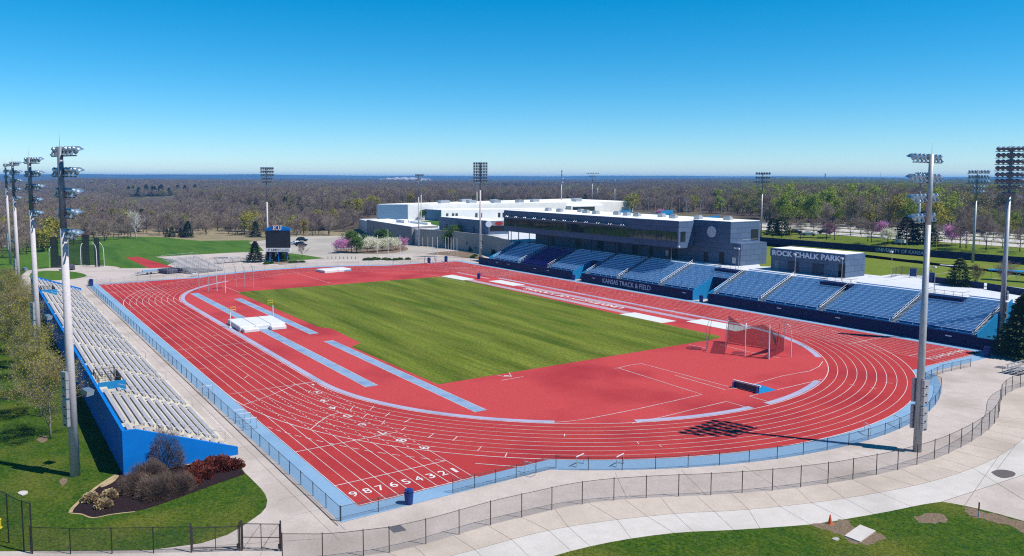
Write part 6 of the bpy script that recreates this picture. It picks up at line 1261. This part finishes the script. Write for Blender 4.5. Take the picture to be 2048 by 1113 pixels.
LBL = {'bare': ('bare grey brown tree at the near edge of the woods', 'bare trees at the edge of the woods'), 'bud': ('tree with olive green buds at the near edge of the woods', 'budding trees at the edge of the woods'), 'spring': ('tree in fresh yellow green leaf at the near edge of the woods', 'leafing trees at the edge of the woods'), 'cedar': ('dark conical cedar at the near edge of the woods', 'cedars at the edge of the woods'), 'olive': ('yellow olive budding tree at the near edge of the woods', 'yellow budding trees at the edge of the woods')}
def th(x, y): return terrain(x, y)-.1
near = cand[:262]; rest = cand[262:]
for (_, d, px, x, y) in near:
    k = kind_for(px, d, rnd, x, y); i = rnd.choice(BYK[k]); small = (.75 if px > 1930 and d < 400 else 1.35) if px > 1525 else 1
    plant({'bare':'bare_tree','bud':'budding_tree','spring':'leafing_tree','cedar':'cedar_tree','olive':'budding_tree'}[k], LBL[k][0], 'tree', V[i][1], x, y, th(x,y), rnd.uniform(0,6.28), rnd.uniform(.66,1.0)*small, LBL[k][1])
for px, d in OLIVE_SPOTS: x, y = AZ(px, d+8); plant('budding_tree', LBL['olive'][0], 'tree', V[BYK['olive'][0]][1], x, y, th(x,y), px, rnd.uniform(1.0,1.25), LBL['olive'][1])
x, y = AZ(272, 372); plant('white_tree', 'single white barked bare tree standing out in the left woods', 'tree', V[BYK['white'][0]][1], x, y, -.1, 0, 1.15)
for i, (px, d, s) in enumerate([(208,470,1.2),(248,480,1.0),(286,470,1.2),(377,372,.95),(345,376,.6),(362,376,.55),(335,376,.5),(530,470,1.1),(476,500,1.2)]+[(262+rnd.uniform(7,12)*k,1140+rnd.uniform(-25,45),rnd.uniform(1.3,2.1)) for k in range(17)]): x, y = AZ(px, d); plant('cedar_tree', 'dark cedar standing out among the bare left woods', 'tree', V[BYK['cedar'][0]][1], x, y, th(x,y), px, s, 'cedars standing out in the left woods')
# the rest of the wood: one object that instances the tree shapes on points
def wood_tree(i, k, tm):
    return tm
def forest(name, pts, label):
    """points carry rotation, scale and kind; geometry nodes place a joined trunk and crown on each"""
    me = bpy.data.meshes.new(name); me.from_pydata([p[0] for p in pts], [], [])
    at = me.attributes.new('kindx', 'INT', 'POINT'); at.data.foreach_set('value', [p[1] for p in pts])
    at = me.attributes.new('sc', 'FLOAT', 'POINT'); at.data.foreach_set('value', [p[2] for p in pts])
    at = me.attributes.new('rt', 'FLOAT', 'POINT'); at.data.foreach_set('value', [p[3] for p in pts])
    o = link(name, me); tag(o, label, 'wood', None, 'stuff')
    ng = bpy.data.node_groups.new('wood_nodes', 'GeometryNodeTree'); ng.interface.new_socket('Geometry', in_out='INPUT', socket_type='NodeSocketGeometry'); ng.interface.new_socket('Geometry', in_out='OUTPUT', socket_type='NodeSocketGeometry')
    N = ng.nodes; L = ng.links; gi = N.new('NodeGroupInput'); go = N.new('NodeGroupOutput'); jo = N.new('GeometryNodeJoinGeometry')
    def att(nm, dt): a = N.new('GeometryNodeInputNamedAttribute'); a.data_type = dt; a.inputs[0].default_value = nm; return [s for s in a.outputs if s.enabled and s.name == 'Attribute'][0]
    ki, sc, ro = att('kindx', 'INT'), att('sc', 'FLOAT'), att('rt', 'FLOAT'); cx = N.new('ShaderNodeCombineXYZ'); L.new(ro, cx.inputs[2])
    for i, (k, tm) in enumerate(V):
        src = SRC[i]
        j = N.new('GeometryNodeJoinGeometry')
        for ob in src: oi = N.new('GeometryNodeObjectInfo'); oi.transform_space = 'ORIGINAL'; oi.inputs[0].default_value = ob; L.new(oi.outputs['Geometry'], j.inputs[0])
        cmp_ = N.new('FunctionNodeCompare'); cmp_.data_type = 'INT'; cmp_.operation = 'EQUAL'; L.new(ki, cmp_.inputs[2]); cmp_.inputs[3].default_value = i
        ip = N.new('GeometryNodeInstanceOnPoints'); L.new(gi.outputs[0], ip.inputs['Points']); L.new(cmp_.outputs[0], ip.inputs['Selection']); L.new(j.outputs[0], ip.inputs['Instance']); L.new(cx.outputs[0], ip.inputs['Rotation']); L.new(sc, ip.inputs['Scale']); L.new(ip.outputs[0], jo.inputs[0])
    L.new(jo.outputs[0], go.inputs[0]); md = o.modifiers.new('wood', 'NODES'); md.node_group = ng; return o
SRC = []
for i, (k, tm) in enumerate(V):
    a = next((o for o in bpy.data.objects if o.data == tm[0] and o.type == 'MESH'), None); b = next((o for o in bpy.data.objects if o.data == tm[1] and o.type == 'MESH'), None)
    if a is None:
        x, y = AZ(60+i*130, 420+i*7); plant({'bare':'bare_tree','spring':'leafing_tree','cedar':'cedar_tree'}.get(k,'budding_tree'), LBL.get(k, LBL['bud'])[0], 'tree', tm, x, y, th(x,y), 0, 1, LBL.get(k, LBL['bud'])[1]); a = [o for o in bpy.data.objects if o.data == tm[0]][0]; b = [o for o in bpy.data.objects if o.data == tm[1]][0]
    SRC.append((a, b))
P_ = []
for (_, d, px, x, y) in rest:
    k = kind_for(px, d, rnd, x, y); i = rnd.choice(BYK[k]); small = (.75 if px > 1930 and d < 400 else 1.4) if px > 1525 else (1.15 if px > 1265 else 1)
    P_.append(((x, y, th(x,y)), i, rnd.uniform(.66,1.08)*small*(1+max(0,d-900)/2600), rnd.uniform(0,6.28)))
forest('woodland', P_, 'mass of bare and budding trees reaching to the horizon')
# ---- haze
hz_ = MB(); hz_.box(-6000,-13500,-75,15500,8500,64); hb = hz_.build('haze', None, None); tag(hb, kind='stuff')
hm = bpy.data.materials.new('haze'); hm.use_nodes = True; t = hm.node_tree; t.nodes.clear(); vo = t.nodes.new('ShaderNodeVolumePrincipled'); vo.inputs['Color'].default_value = (.13,.44,.95,1); vo.inputs['Density'].default_value = 1.25e-4; vo.inputs['Anisotropy'].default_value = .1
ou = t.nodes.new('ShaderNodeOutputMaterial'); t.links.new(vo.outputs[0], ou.inputs['Volume']); hb.data.materials.clear(); hb.data.materials.append(hm)
S.cycles.volume_step_rate = 10; S.cycles.volume_max_steps = 32
